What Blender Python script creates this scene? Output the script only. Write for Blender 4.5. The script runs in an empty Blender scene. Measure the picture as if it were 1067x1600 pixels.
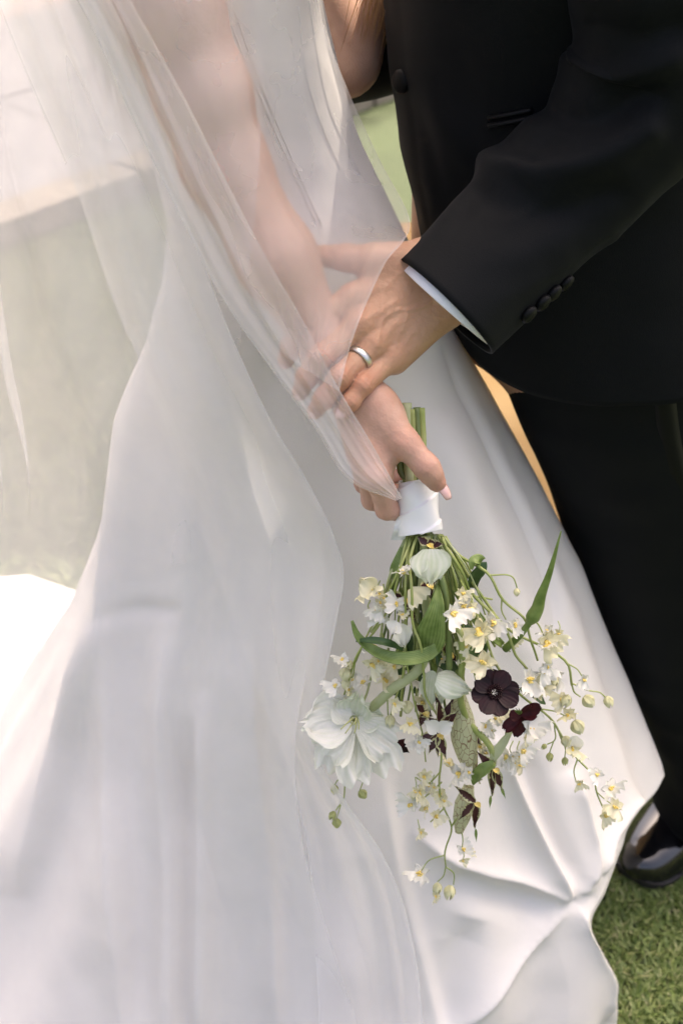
import bpy, math, random
import numpy as np
from mathutils import Vector, Matrix
from mathutils.bvhtree import BVHTree

S = bpy.context.scene
COL = S.collection
random.seed(7)
RNG = np.random.default_rng(11)
R = math.radians

# ------------------------------------------------------------------ camera
CAM = np.array([0.0, 0.0, 1.58]); TH = R(35); FPX = 1600 * 50 / 36.0
cam = bpy.data.cameras.new('camera')
cam.lens = 50; cam.sensor_fit = 'VERTICAL'; cam.sensor_height = 36
cam.clip_start = 0.05; cam.clip_end = 400
cam.dof.use_dof = True; cam.dof.focus_distance = 1.24; cam.dof.aperture_fstop = 6.5
co = bpy.data.objects.new('camera', cam); COL.objects.link(co)
co.location = CAM; co.rotation_euler = (R(90) - TH, 0, 0)
S.camera = co
FW = np.array([0, math.cos(TH), -math.sin(TH)]); UP = np.array([0, math.sin(TH), math.cos(TH)])

# ------------------------------------------------------------------ light
SUN_AZ = R(23)        # from +Y (away from the camera) towards +X
SUN_EL = R(60)
w = bpy.data.worlds.new('World'); S.world = w; w.use_nodes = True
nt = w.node_tree
sky = nt.nodes.new('ShaderNodeTexSky'); sky.sky_type = 'NISHITA'; sky.sun_disc = False
sky.sun_elevation = SUN_EL; sky.sun_rotation = SUN_AZ
sky.air_density = 0.6; sky.dust_density = 9.0; sky.ozone_density = 0.3
bg = nt.nodes['Background']; bg.inputs[1].default_value = 0.15
nt.links.new(sky.outputs[0], bg.inputs[0])
sl = bpy.data.lights.new('sun', 'SUN'); sl.energy = 2.0; sl.angle = R(0.6); sl.color = (1.0, 0.94, 0.85)
so = bpy.data.objects.new('sun', sl); COL.objects.link(so)
sd = Vector((math.sin(SUN_AZ) * math.cos(SUN_EL), math.cos(SUN_AZ) * math.cos(SUN_EL), math.sin(SUN_EL)))
so.rotation_euler = sd.to_track_quat('Z', 'Y').to_euler()
so.location = sd * 10
S.view_settings.view_transform = 'Standard'; S.view_settings.look = 'None'
S.view_settings.exposure = 2.04; S.view_settings.gamma = 1
S.view_settings.use_white_balance = True; S.view_settings.white_balance_temperature = 7150; S.view_settings.white_balance_tint = 14
S.render.engine = 'CYCLES'
S.cycles.use_denoising = True
S.cycles.max_bounces = 12; S.cycles.transparent_max_bounces = 24
S.cycles.sample_clamp_indirect = 6

# ------------------------------------------------------------------ helpers
def P(px, py, d):
    """a point d metres in front of the camera's plane, seen at that pixel"""
    return CAM + FW * d + np.array([1.0, 0, 0]) * (d * (px - 533.5) / FPX) + UP * (d * (800 - py) / FPX)
def PY(px, py, Y):
    r = (800 - py) / FPX
    return P(px, py, Y / (math.cos(TH) + r * math.sin(TH)))
def PZ(px, py, z):
    r = (800 - py) / FPX
    return P(px, py, (CAM[2] - z) / (math.sin(TH) - r * math.cos(TH)))
def proj(V):
    V = np.atleast_2d(V) - CAM
    d = V @ FW
    return 533.5 + FPX * V[:, 0] / d, 800 - FPX * (V @ UP) / d, d

def mesh_obj(name, verts, faces, mat=None, parent=None, smooth=True, kind=None):
    me = bpy.data.meshes.new(name)
    verts = np.asarray(verts, dtype=np.float32)
    if isinstance(faces, np.ndarray) and faces.ndim == 2:
        n = len(faces); k = faces.shape[1]
        me.vertices.add(len(verts)); me.vertices.foreach_set('co', verts.ravel())
        me.loops.add(n * k); me.loops.foreach_set('vertex_index', faces.astype(np.int32).ravel())
        me.polygons.add(n)
        me.polygons.foreach_set('loop_start', np.arange(0, n * k, k, dtype=np.int32))
        me.polygons.foreach_set('loop_total', np.full(n, k, dtype=np.int32))
        me.update(calc_edges=True); me.validate()
    else:
        me.from_pydata([tuple(map(float, v)) for v in verts], [], [tuple(int(i) for i in f) for f in faces])
    if smooth:
        me.polygons.foreach_set('use_smooth', np.ones(len(me.polygons), dtype=bool))
    if mat: me.materials.append(mat)
    o = bpy.data.objects.new(name, me); COL.objects.link(o)
    if parent: o.parent = parent
    if kind: o['kind'] = kind
    return o
def tag(o, label=None, cat=None, group=None, kind=None):
    if label: o['label'] = label
    if cat: o['category'] = cat
    if group: o['group'] = group
    if kind: o['kind'] = kind
    return o
def empty(name):
    o = bpy.data.objects.new(name, None); COL.objects.link(o); o.empty_display_size = 0.05
    return o
def grid_faces(n, m, wrap=False):
    """n rows x m columns of vertices"""
    i = np.arange(n - 1)[:, None]; j = np.arange(m if wrap else m - 1)[None, :]
    j2 = (j + 1) % m
    return np.stack([i * m + j, i * m + j2, (i + 1) * m + j2, (i + 1) * m + j], -1).reshape(-1, 4)
def catmull(pts, n):
    """smooth curve through pts (k,dim), n samples"""
    pts = np.asarray(pts, float); k = len(pts)
    if k == 2:
        t = np.linspace(0, 1, n)[:, None]; return pts[0] * (1 - t) + pts[1] * t
    L = np.r_[0, np.cumsum(np.linalg.norm(np.diff(pts[:, :3], axis=0), axis=1) + 1e-9)]
    tt = np.linspace(0, L[-1], n)
    m = np.zeros_like(pts)
    h = np.diff(L)
    dl = np.diff(pts, axis=0) / h[:, None]
    m[1:-1] = (dl[:-1] * h[1:, None] + dl[1:] * h[:-1, None]) / (h[:-1] + h[1:])[:, None]
    m[0] = dl[0]; m[-1] = dl[-1]
    idx = np.clip(np.searchsorted(L, tt, side='right') - 1, 0, k - 2)
    hh = h[idx][:, None]; s = ((tt - L[idx]) / h[idx])[:, None]
    return ((2*s**3 - 3*s**2 + 1) * pts[idx] + (s**3 - 2*s**2 + s) * hh * m[idx]
            + (-2*s**3 + 3*s**2) * pts[idx+1] + (s**3 - s**2) * hh * m[idx+1])
def interp(x, xs, ys):
    return np.interp(x, xs, ys)
def frames(path):
    T = np.gradient(path, axis=0); T /= np.linalg.norm(T, axis=1)[:, None] + 1e-12
    up = np.array([0.13, -0.9, 0.4]); N = np.zeros_like(T); B = np.zeros_like(T)
    n = up - T[0] * (up @ T[0]); n /= np.linalg.norm(n)
    for i in range(len(T)):
        n = n - T[i] * (n @ T[i]); n /= np.linalg.norm(n) + 1e-12
        N[i] = n; B[i] = np.cross(T[i], n)
    return T, N, B
def tube_data(path, rad, sides=8, cap=True):
    path = np.asarray(path, float); rad = np.broadcast_to(np.asarray(rad, float), (len(path),))
    T, N, B = frames(path)
    a = np.linspace(0, 2 * np.pi, sides, endpoint=False)
    V = path[:, None] + rad[:, None, None] * (np.cos(a)[None, :, None] * N[:, None] + np.sin(a)[None, :, None] * B[:, None])
    V = V.reshape(-1, 3); F = [tuple(f) for f in grid_faces(len(path), sides, True)]
    if cap:
        n = len(path)
        F.append(tuple(range(sides - 1, -1, -1))); F.append(tuple(range((n - 1) * sides, n * sides)))
    return V, F
class MB:
    def __init__(s): s.V = []; s.F = []; s.n = 0
    def add(s, V, F, off=None):
        V = np.asarray(V, float)
        s.V.append(V); s.F += [tuple(int(i) + s.n for i in f) for f in F]; s.n += len(V)
    def tube(s, path, rad, sides=8): s.add(*tube_data(path, rad, sides))
    def build(s, name, mat, parent=None, smooth=True, kind=None):
        return mesh_obj(name, np.concatenate(s.V), s.F, mat, parent, smooth, kind)

# value noise used for wrinkles
_perm = RNG.random((64, 64, 64)).astype(np.float32)
def vnoise(p):
    p = np.asarray(p, float); i = np.floor(p).astype(int); f = p - i; f = f * f * (3 - 2 * f)
    out = 0
    for a in (0, 1):
        for b in (0, 1):
            for c in (0, 1):
                wgt = (f[..., 0] if a else 1 - f[..., 0]) * (f[..., 1] if b else 1 - f[..., 1]) * (f[..., 2] if c else 1 - f[..., 2])
                out = out + wgt * _perm[(i[..., 0] + a) % 64, (i[..., 1] + b) % 64, (i[..., 2] + c) % 64]
    return out * 2 - 1

# ---- signed distance bodies and a surface-net mesher
def surface_net(F, org, h):
    ins = F < 0
    nx, ny, nz = F.shape
    c = [ins[a:nx-1+a, b:ny-1+b, d:nz-1+d] for a in (0, 1) for b in (0, 1) for d in (0, 1)]
    s = sum(x.astype(np.int8) for x in c)
    act = (s > 0) & (s < 8)
    I = np.argwhere(act)
    idx = np.full(act.shape, -1, np.int64); idx[act] = np.arange(len(I))
    acc = np.zeros((len(I), 3)); cnt = np.zeros(len(I))
    corners = [(a, b, d) for a in (0, 1) for b in (0, 1) for d in (0, 1)]
    for u in corners:
        for ax in range(3):
            if u[ax]: continue
            v = list(u); v[ax] = 1
            fa = F[I[:, 0]+u[0], I[:, 1]+u[1], I[:, 2]+u[2]]; fb = F[I[:, 0]+v[0], I[:, 1]+v[1], I[:, 2]+v[2]]
            m = (fa < 0) != (fb < 0)
            t = np.where(m, fa / np.where(m, fa - fb, 1), 0)
            p = np.tile(np.array(u, float), (len(I), 1)); p[:, ax] = t
            acc[m] += p[m]; cnt[m] += 1
    V = (I + acc / cnt[:, None]) * h + org
    Q = []
    for ax in range(3):
        o1, o2 = [(1, 2), (2, 0), (0, 1)][ax]
        sl0 = [slice(None)] * 3; sl1 = [slice(None)] * 3
        sl0[ax] = slice(0, -1); sl1[ax] = slice(1, None)
        a = ins[tuple(sl0)]; b = ins[tuple(sl1)]
        E = np.argwhere(a != b)
        E = E[(E[:, o1] > 0) & (E[:, o2] > 0) & (E[:, o1] < F.shape[o1] - 1) & (E[:, o2] < F.shape[o2] - 1)]
        flip = a[E[:, 0], E[:, 1], E[:, 2]]
        def cell(d1, d2):
            e = E.copy(); e[:, o1] -= d1; e[:, o2] -= d2
            return idx[e[:, 0], e[:, 1], e[:, 2]]
        q = np.stack([cell(1, 1), cell(0, 1), cell(0, 0), cell(1, 0)], -1)
        q[~flip] = q[~flip][:, ::-1]
        Q.append(q)
    Q = np.concatenate(Q); Q = Q[(Q >= 0).all(1)]
    return V, Q
def smin(a, b, k):
    h = np.clip(0.5 + 0.5 * (b - a) / k, 0, 1)
    return b * (1 - h) + a * h - k * h * (1 - h)
class Field:
    def __init__(s, lo, hi, h):
        s.h = h; s.lo = np.array(lo) - 3 * h
        n = np.ceil((np.array(hi) + 3 * h - s.lo) / h).astype(int) + 1
        s.ax = [s.lo[i] + np.arange(n[i]) * h for i in range(3)]
        s.shape = tuple(n)
    def new(s): return np.full(s.shape, 1.0, np.float32)
    def cone(s, F, a, b, ra, rb, k, flat=None):
        """smooth-union a round cone into F; flat=(dir, scale) squeezes it along dir"""
        a = np.asarray(a, float); b = np.asarray(b, float); rm = max(ra, rb) * 1.4 + 3 * k + 3 * s.h
        lo = np.minimum(a, b) - rm; hi = np.maximum(a, b) + rm
        sl = []
        for i in range(3):
            i0 = max(0, int((lo[i] - s.lo[i]) / s.h)); i1 = min(s.shape[i], int((hi[i] - s.lo[i]) / s.h) + 2)
            if i1 <= i0: return
            sl.append(slice(i0, i1))
        X, Y, Z = np.meshgrid(s.ax[0][sl[0]], s.ax[1][sl[1]], s.ax[2][sl[2]], indexing='ij', sparse=True)
        ab = b - a; L2 = max(ab @ ab, 1e-12)
        qx, qy, qz = X - a[0], Y - a[1], Z - a[2]
        t = np.clip((qx * ab[0] + qy * ab[1] + qz * ab[2]) / L2, 0, 1)
        dx, dy, dz = qx - t * ab[0], qy - t * ab[1], qz - t * ab[2]
        if flat is not None:
            f = np.asarray(flat[0], float); f /= np.linalg.norm(f); dd = dx * f[0] + dy * f[1] + dz * f[2]
            g = (1 / flat[1] - 1) * dd
            dx, dy, dz = dx + g * f[0], dy + g * f[1], dz + g * f[2]
        D = np.sqrt(dx * dx + dy * dy + dz * dz) - (ra + (rb - ra) * t)
        sub = F[tuple(sl)]
        F[tuple(sl)] = smin(sub, D.astype(np.float32), k)
    def mesh(s, F): return surface_net(F, s.lo, s.h)

# ------------------------------------------------------------------ materials
def mat(name):
    m = bpy.data.materials.new(name); m.use_nodes = True
    n = m.node_tree.nodes; return m, n, m.node_tree.links, n['Principled BSDF']
def noise(n, l, scale, detail=4, rough=0.5, coord='Object', stretch=None):
    tc = n.new('ShaderNodeTexCoord'); t = n.new('ShaderNodeTexNoise')
    t.inputs['Scale'].default_value = scale; t.inputs['Detail'].default_value = detail; t.inputs['Roughness'].default_value = rough
    if stretch:
        mp = n.new('ShaderNodeMapping'); mp.inputs['Scale'].default_value = stretch
        l.new(tc.outputs[coord], mp.inputs[0]); l.new(mp.outputs[0], t.inputs['Vector'])
    else: l.new(tc.outputs[coord], t.inputs['Vector'])
    return t
def ramp(n, l, src, stops):
    r = n.new('ShaderNodeValToRGB'); e = r.color_ramp.elements
    while len(e) < len(stops): e.new(0.5)
    for k, (p, c) in enumerate(stops): e[k].position = p; e[k].color = (*c, 1)
    l.new(src, r.inputs[0]); return r
def bump(n, l, src, strength, dist, to):
    b = n.new('ShaderNodeBump'); b.inputs['Strength'].default_value = strength; b.inputs['Distance'].default_value = dist
    l.new(src, b.inputs['Height']); l.new(b.outputs[0], to.inputs['Normal']); return b
def simple(name, col, rough=0.5, col2=None, nscale=60, sss=0, sheen=0, spec=0.5, bumpd=0, bscale=400, trans=0, coat=0, metal=0):
    m, n, l, b = mat(name)
    b.inputs['Roughness'].default_value = rough; b.inputs['Specular IOR Level'].default_value = spec
    b.inputs['Metallic'].default_value = metal
    if col2:
        t = noise(n, l, nscale); r = ramp(n, l, t.outputs['Fac'], [(0.35, col), (0.65, col2)])
        l.new(r.outputs[0], b.inputs['Base Color']); colsock = r.outputs[0]
    else:
        b.inputs['Base Color'].default_value = (*col, 1); colsock = None
    if sss:
        b.inputs['Subsurface Weight'].default_value = sss; b.inputs['Subsurface Radius'].default_value = (1, 0.35, 0.2); b.inputs['Subsurface Scale'].default_value = 0.006
    if sheen: b.inputs['Sheen Weight'].default_value = sheen; b.inputs['Sheen Roughness'].default_value = 0.4
    if coat: b.inputs['Coat Weight'].default_value = coat; b.inputs['Coat Roughness'].default_value = 0.06
    if bumpd:
        t2 = noise(n, l, bscale, 3); bump(n, l, t2.outputs['Fac'], 1, bumpd, b)
    if trans:
        tr = n.new('ShaderNodeBsdfTranslucent'); mx = n.new('ShaderNodeMixShader'); mx.inputs[0].default_value = trans
        if colsock: l.new(colsock, tr.inputs[0])
        else: tr.inputs[0].default_value = (*col, 1)
        l.new(b.outputs[0], mx.inputs[1]); l.new(tr.outputs[0], mx.inputs[2]); l.new(mx.outputs[0], n['Material Output'].inputs[0])
    return m
def skin(name, c1, c2, red):
    m, n, l, b = mat(name)
    t = noise(n, l, 38, 5, 0.6); r = ramp(n, l, t.outputs['Fac'], [(0.3, c1), (0.7, c2)])
    at = n.new('ShaderNodeAttribute'); at.attribute_name = 'flush'
    mx = n.new('ShaderNodeMix'); mx.data_type = 'RGBA'
    l.new(at.outputs['Fac'], mx.inputs['Factor']); l.new(r.outputs[0], mx.inputs['A']); mx.inputs['B'].default_value = (*red, 1)
    l.new(mx.outputs['Result'], b.inputs['Base Color'])
    b.inputs['Roughness'].default_value = 0.48; b.inputs['Specular IOR Level'].default_value = 0.4
    b.inputs['Subsurface Weight'].default_value = 0.25; b.inputs['Subsurface Radius'].default_value = (1, 0.35, 0.2); b.inputs['Subsurface Scale'].default_value = 0.006
    t2 = noise(n, l, 520, 4, 0.65); v = n.new('ShaderNodeTexVoronoi'); v.inputs['Scale'].default_value = 420
    tc = n.new('ShaderNodeTexCoord'); l.new(tc.outputs['Object'], v.inputs['Vector'])
    ad = n.new('ShaderNodeMath'); ad.operation = 'ADD'; l.new(t2.outputs['Fac'], ad.inputs[0]); l.new(v.outputs['Distance'], ad.inputs[1])
    bump(n, l, ad.outputs[0], 0.4, 0.0005, b)
    return m
M = {}
M['skin_groom'] = skin('tanned_skin', (0.45, 0.25, 0.15), (0.53, 0.31, 0.195), (0.46, 0.19, 0.12))
M['skin_bride'] = skin('fair_skin', (0.47, 0.275, 0.195), (0.53, 0.33, 0.245), (0.50, 0.22, 0.16))
M['nail'] = simple('nail', (0.72, 0.45, 0.42), 0.2, coat=0.5)

def suit(name, base, nap):
    m, n, l, b = mat(name)
    t = noise(n, l, 900, 2, 0.6); t3 = noise(n, l, 9, 3)
    r = ramp(n, l, t.outputs['Fac'], [(0.3, tuple(x * 0.7 for x in base)), (0.7, tuple(x * 1.35 for x in base))])
    l.new(r.outputs[0], b.inputs['Base Color'])
    b.inputs['Roughness'].default_value = 0.7; b.inputs['Specular IOR Level'].default_value = 0.14
    b.inputs['Sheen Weight'].default_value = nap; b.inputs['Sheen Roughness'].default_value = 0.5
    b.inputs['Sheen Tint'].default_value = (0.75, 0.82, 1, 1)
    ad = n.new('ShaderNodeMath'); ad.operation = 'ADD'
    l.new(t.outputs['Fac'], ad.inputs[0]); l.new(t3.outputs['Fac'], ad.inputs[1])
    bump(n, l, t.outputs['Fac'], 0.5, 0.0005, b)
    return m
M['wool'] = suit('black_wool', (0.0016, 0.0024, 0.0030), 0.012)
M['satin_black'] = simple('black_satin', (0.002, 0.0024, 0.0028), 0.5, spec=.16, bumpd=0.0003, bscale=700)
M['shirt'] = simple('white_cotton', (0.8, 0.8, 0.83), 0.8, bumpd=0.0002, bscale=1500)
M['patent'] = simple('patent_leather', (0.005, 0.005, 0.006), 0.12, coat=1.0)
M['sole'] = simple('rubber_sole', (0.012, 0.011, 0.010), 0.6)
M['metal'] = simple('brushed_platinum', (0.62, 0.61, 0.58), 0.32, metal=1, bumpd=0.0002, bscale=900)

def satin_ivory():
    m, n, l, b = mat('ivory_satin')
    t = noise(n, l, 7, 3); r = ramp(n, l, t.outputs['Fac'], [(0.3, (0.79, 0.77, 0.735)), (0.7, (0.83, 0.812, 0.78))])
    l.new(r.outputs[0], b.inputs['Base Color'])
    b.inputs['Roughness'].default_value = 0.42; b.inputs['Specular IOR Level'].default_value = 0.5
    b.inputs['Sheen Weight'].default_value = 0.15; b.inputs['Sheen Roughness'].default_value = 0.35
    t1 = noise(n, l, 10, 4, 0.55); t2 = noise(n, l, 1300, 2)
    ad = n.new('ShaderNodeMath'); ad.operation = 'MULTIPLY_ADD'; ad.inputs[1].default_value = 8.0
    l.new(t1.outputs['Fac'], ad.inputs[0]); l.new(t2.outputs['Fac'], ad.inputs[2])
    bump(n, l, ad.outputs[0], 0.55, 0.0006, b)
    tr = n.new('ShaderNodeBsdfTranslucent'); mx = n.new('ShaderNodeMixShader'); mx.inputs[0].default_value = 0.16
    tr.inputs[0].default_value = (0.85, 0.70, 0.48, 1)
    l.new(b.outputs[0], mx.inputs[1]); l.new(tr.outputs[0], mx.inputs[2]); l.new(mx.outputs[0], n['Material Output'].inputs[0])
    return m
M['satin'] = satin_ivory()

def lawn_mat():
    m, n, l, b = mat('turf')
    t = noise(n, l, 160, 5, 0.7); t2 = noise(n, l, 3, 4)
    r = ramp(n, l, t.outputs['Fac'], [(0.3, (0.035, 0.055, 0.018)), (0.5, (0.075, 0.11, 0.04)), (0.7, (0.12, 0.16, 0.07))])
    mx = n.new('ShaderNodeMix'); mx.data_type = 'RGBA'; mx.blend_type = 'MULTIPLY'; mx.inputs['Factor'].default_value = 0.5
    r2 = ramp(n, l, t2.outputs['Fac'], [(0.3, (0.7, 0.7, 0.7)), (0.7, (1, 1, 0.9))])
    l.new(r.outputs[0], mx.inputs['A']); l.new(r2.outputs[0], mx.inputs['B']); l.new(mx.outputs['Result'], b.inputs['Base Color'])
    b.inputs['Roughness'].default_value = 0.8; bump(n, l, t.outputs['Fac'], 1, 0.012, b)
    return m
M['turf'] = lawn_mat()

# ------------------------------------------------------------------ the setting
g = 60
gx = np.linspace(-g, g, 41); gy = np.linspace(-g, g, 41)
GX, GY = np.meshgrid(gx, gy, indexing='ij')
lawn = mesh_obj('lawn', np.stack([GX, GY, np.zeros_like(GX)], -1).reshape(-1, 3), grid_faces(41, 41)[:, ::-1], M['turf'])
tag(lawn, 'short green artificial turf lawn under the couple', kind='structure')

#--PAVING--
def box(mb, lo, hi):
    x0, y0, z0 = lo; x1, y1, z1 = hi
    V = [(x0,y0,z0),(x1,y0,z0),(x1,y1,z0),(x0,y1,z0),(x0,y0,z1),(x1,y0,z1),(x1,y1,z1),(x0,y1,z1)]
    mb.add(V, [(3,2,1,0),(4,5,6,7),(0,1,5,4),(1,2,6,5),(2,3,7,6),(3,0,4,7)])
M['stone'] = simple('pale_limestone', (0.20, 0.20, 0.205), 0.8, (0.24, 0.24, 0.245), 6, bumpd=0.003, bscale=90)
M['kerb'] = simple('sandstone_kerb', (0.22, 0.19, 0.15), 0.85, (0.27, 0.24, 0.19), 20, bumpd=0.003, bscale=90)
# a pale stone terrace far behind, its front edge running away to the right
e0 = PZ(0, 392, 0)[:2]; e1 = PZ(130, 342, 0)[:2]
ed = (e1 - e0) / np.linalg.norm(e1 - e0); en = np.array([-ed[1], ed[0]])
terr = tag(empty('terrace'), 'pale stone terrace slabs with a sandstone edge beyond the lawn', kind='structure')
ang = math.atan2(ed[1], ed[0])
slab = MB(); box(slab, (-0.596, -0.347, 0.0), (0.596, 0.347, 0.06))
slab0 = None
for i in range(-4, 7):
    for j in range(0, 2):
        c = e0 + ed * (i * 1.2 + (0.6 if j % 2 else 0)) + en * (0.12 + 0.35 + j * 0.7)
        if slab0 is None:
            o = slab0 = slab.build('slab', M['stone'], terr, smooth=False)
        else:
            o = slab0.copy(); COL.objects.link(o)
        o.location = (c[0], c[1], RNG.uniform(0, .004)); o.rotation_euler.z = ang
kb = MB(); box(kb, (-0.49, -0.06, 0), (0.49, 0.06, 0.07)); kb0 = None
for i in range(-5, 9):
    c = e0 + ed * (i * 1.0) + en * 0.06
    if kb0 is None: o = kb0 = kb.build('kerb_stone', M['kerb'], terr, smooth=False)
    else: o = kb0.copy(); COL.objects.link(o)
    o.location = (c[0], c[1], RNG.uniform(0, .004)); o.rotation_euler.z = ang

M['path'] = simple('rosy_gravel', (0.30, 0.24, 0.22), 0.9, (0.38, 0.31, 0.29), 30, bumpd=.004, bscale=200)
pth = []
for s_ in (-8, 8):
    for t_ in (1.56, 4.5): pth.append((*(e0 + ed * s_ + en * t_), .006))
tag(mesh_obj('path', pth, [(0, 2, 3, 1)], M['path'], smooth=False), 'rosy gravel path beyond the terrace', kind='structure')
# turf blades close by: short curled plastic grass
def blades(n, xr, yr, name):
    x = RNG.uniform(*xr, n); y = RNG.uniform(*yr, n)
    a = RNG.uniform(0, 2 * np.pi, n); h = RNG.uniform(.010, .022, n); wd = RNG.uniform(.0011, .002, n)
    lean = RNG.uniform(.2, 1.5, n) * h; b = a + RNG.uniform(-1, 1, n)
    dx, dy = np.cos(a), np.sin(a); bx, by = np.cos(b), np.sin(b)
    px_, py_ = -dy, dx
    def row(t, ww):
        cx = x + dx * lean * t ** 1.6 + bx * 0.25 * h * math.sin(t * 3); cy = y + dy * lean * t ** 1.6 + by * 0.25 * h * math.sin(t * 3)
        cz = h * (t - 0.35 * t * t * np.clip(lean / h, 0, 1.2))
        return np.stack([cx - px_ * ww, cy - py_ * ww, cz], -1), np.stack([cx + px_ * ww, cy + py_ * ww, cz], -1)
    rows = [row(0, wd), row(0.5, wd * .9), row(1, wd * .25)]
    V = np.stack([rows[0][0], rows[0][1], rows[1][0], rows[1][1], rows[2][0], rows[2][1]], 1).reshape(-1, 3)
    k = np.arange(n)[:, None] * 6
    F = np.concatenate([k + [0, 1, 3, 2], k + [2, 3, 5, 4]])
    o = mesh_obj(name, V, F, M['blade'], None, kind='stuff')
    at = o.data.attributes.new('tone', 'FLOAT', 'POINT'); at.data.foreach_set('value', np.repeat(RNG.random(n), 6).astype(np.float32))
    return o
def blade_mat(f):
    m, n, l, b = mat('turf_blade')
    at = n.new('ShaderNodeAttribute'); at.attribute_name = 'tone'
    r = ramp(n, l, at.outputs['Fac'], [(p, tuple(x * f for x in q)) for p, q in ((0.0, (0.085, 0.135, 0.03)), (0.45, (0.18, 0.26, 0.07)), (0.8, (0.27, 0.34, 0.11)), (1.0, (0.40, 0.40, 0.20)))])
    l.new(r.outputs[0], b.inputs['Base Color']); b.inputs['Roughness'].default_value = 0.5
    tr = n.new('ShaderNodeBsdfTranslucent'); mx = n.new('ShaderNodeMixShader'); mx.inputs[0].default_value = 0.2
    l.new(r.outputs[0], tr.inputs[0]); l.new(b.outputs[0], mx.inputs[1]); l.new(tr.outputs[0], mx.inputs[2]); l.new(mx.outputs[0], n['Material Output'].inputs[0])
    return m
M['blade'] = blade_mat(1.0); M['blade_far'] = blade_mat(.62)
gb = blades(60000, (0.2, 0.95), (0.85, 1.9), 'grass')
tag(gb, 'short curled turf blades around the black shoe', 'grass')
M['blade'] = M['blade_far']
gb2 = blades(50000, (-1.3, 0.9), (1.8, 3.6), 'grass')
tag(gb2, 'short turf blades on the lawn behind the couple', 'grass')


# ---- unseen foliage added to shade couple, lawn and terrace, with gaps for sun patches
added_tree = tag(empty('tree'), 'leafy tree standing behind the couple, its crown shading them', 'tree')
M['bark'] = simple('bark', (0.10, 0.075, 0.05), 0.9, (0.17, 0.13, 0.09), 20, bumpd=.01, bscale=40)
M['tree_leaf'] = simple('tree_leaf', (0.05, 0.095, 0.02), 0.5, (0.09, 0.15, 0.035), 4, trans=.3)
mb = MB(); tpath = catmull([(1.75, 4.9, 0), (1.73, 4.88, 1.2), (1.6, 4.7, 2.4), (1.3, 4.4, 3.4), (1.0, 4.1, 4.6)], 30)
mb.tube(tpath, np.interp(np.linspace(0, 1, 30), [0, .08, 1], [.19, .14, .05]), 14)
for k in range(14):
    s_ = tpath[12 + k]; e_ = np.array([RNG.uniform(-.8, 2.6), RNG.uniform(2.3, 5.6), RNG.uniform(4.2, 6.2)])
    mb.tube(catmull([s_, s_ * .5 + e_ * .5 + np.array([0, 0, .25]), e_], 12), np.linspace(.045, .012, 12), 7)
mb.build('trunk', M['bark'], added_tree)
NL = 34000
sdn = np.array(sd); cc = np.array([.10, 1.35, .8]) + sdn * 5.0; c2 = np.array([-.55, 2.75, 0]) + sdn * 5.9; c3 = np.array([-1.3, 4.5, 0]) + sdn * 6.0
q = RNG.normal(0, 1, (NL * 2, 3)); q /= np.linalg.norm(q, axis=1)[:, None]; q = cc + q * (RNG.random((NL * 2, 1)) ** .45) * np.array([1.7, 1.6, 1.0])
k_ = RNG.random(len(q)) < .3; q[k_] = c2 + (q[k_] - cc) / np.array([1.7, 1.6, 1.0]) * np.array([1.15, .72, .7])
k3 = ~k_ & (RNG.random(len(q)) < .32); q[k3] = c3 + (q[k3] - cc) / np.array([1.7, 1.6, 1.0]) * np.array([1.5, 1.25, .7])
q += .25 * np.stack([vnoise(q * 1.3 + k * 5) for k in range(3)], -1)
lit = [(np.array([x, y, .06]), .055) for x in np.arange(-1.3, -.37, .09) for y in np.arange(1.35, 2.15, .09)]
lit += [(P(490, y, 1.28), .06) for y in (30, 60, 90, 120, 150)] + [(P(518, y, 1.29), .06) for y in (90, 125, 160, 185)] + [(P(628, 352, 1.36), .03), (P(545, 60, 1.42), .09), (P(560, 20, 1.40), .09)]
lit += [(PZ(640, 300, 0), .3), (PZ(645, 260, 0), .3), (PZ(650, 340, 0), .3)]
lit += [(P(x, y, 1.80), .06) for x, y in ((705, 535), (735, 575), (760, 620), (785, 660), (815, 710), (840, 750))]
keep = np.ones(len(q), bool)
for p_, r_ in lit:
    v_ = q - p_; t_ = v_ @ sdn; keep &= np.linalg.norm(v_ - t_[:, None] * sdn, axis=1) > r_ + .02
q = q[keep][:NL]; n_ = len(q)
u_ = RNG.normal(0, 1, (n_, 3)); u_ /= np.linalg.norm(u_, axis=1)[:, None]; w_ = np.cross(u_, RNG.normal(0, 1, (n_, 3))); w_ /= np.linalg.norm(w_, axis=1)[:, None]
sz = RNG.uniform(.045, .085, (n_, 1))
V = np.stack([q - u_ * sz, q + w_ * sz * .5, q + u_ * sz, q - w_ * sz * .5], 1).reshape(-1, 3)
mesh_obj('crown', V, np.arange(n_ * 4).reshape(-1, 4), M['tree_leaf'], added_tree, smooth=False, kind='stuff')

# ================================================================== GROOM
groom = tag(empty('person'), 'person in a black wool dinner suit and patent shoes, hand on the other\'s wrist', 'person')
groom.location = (0, 0, 0)
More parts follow.
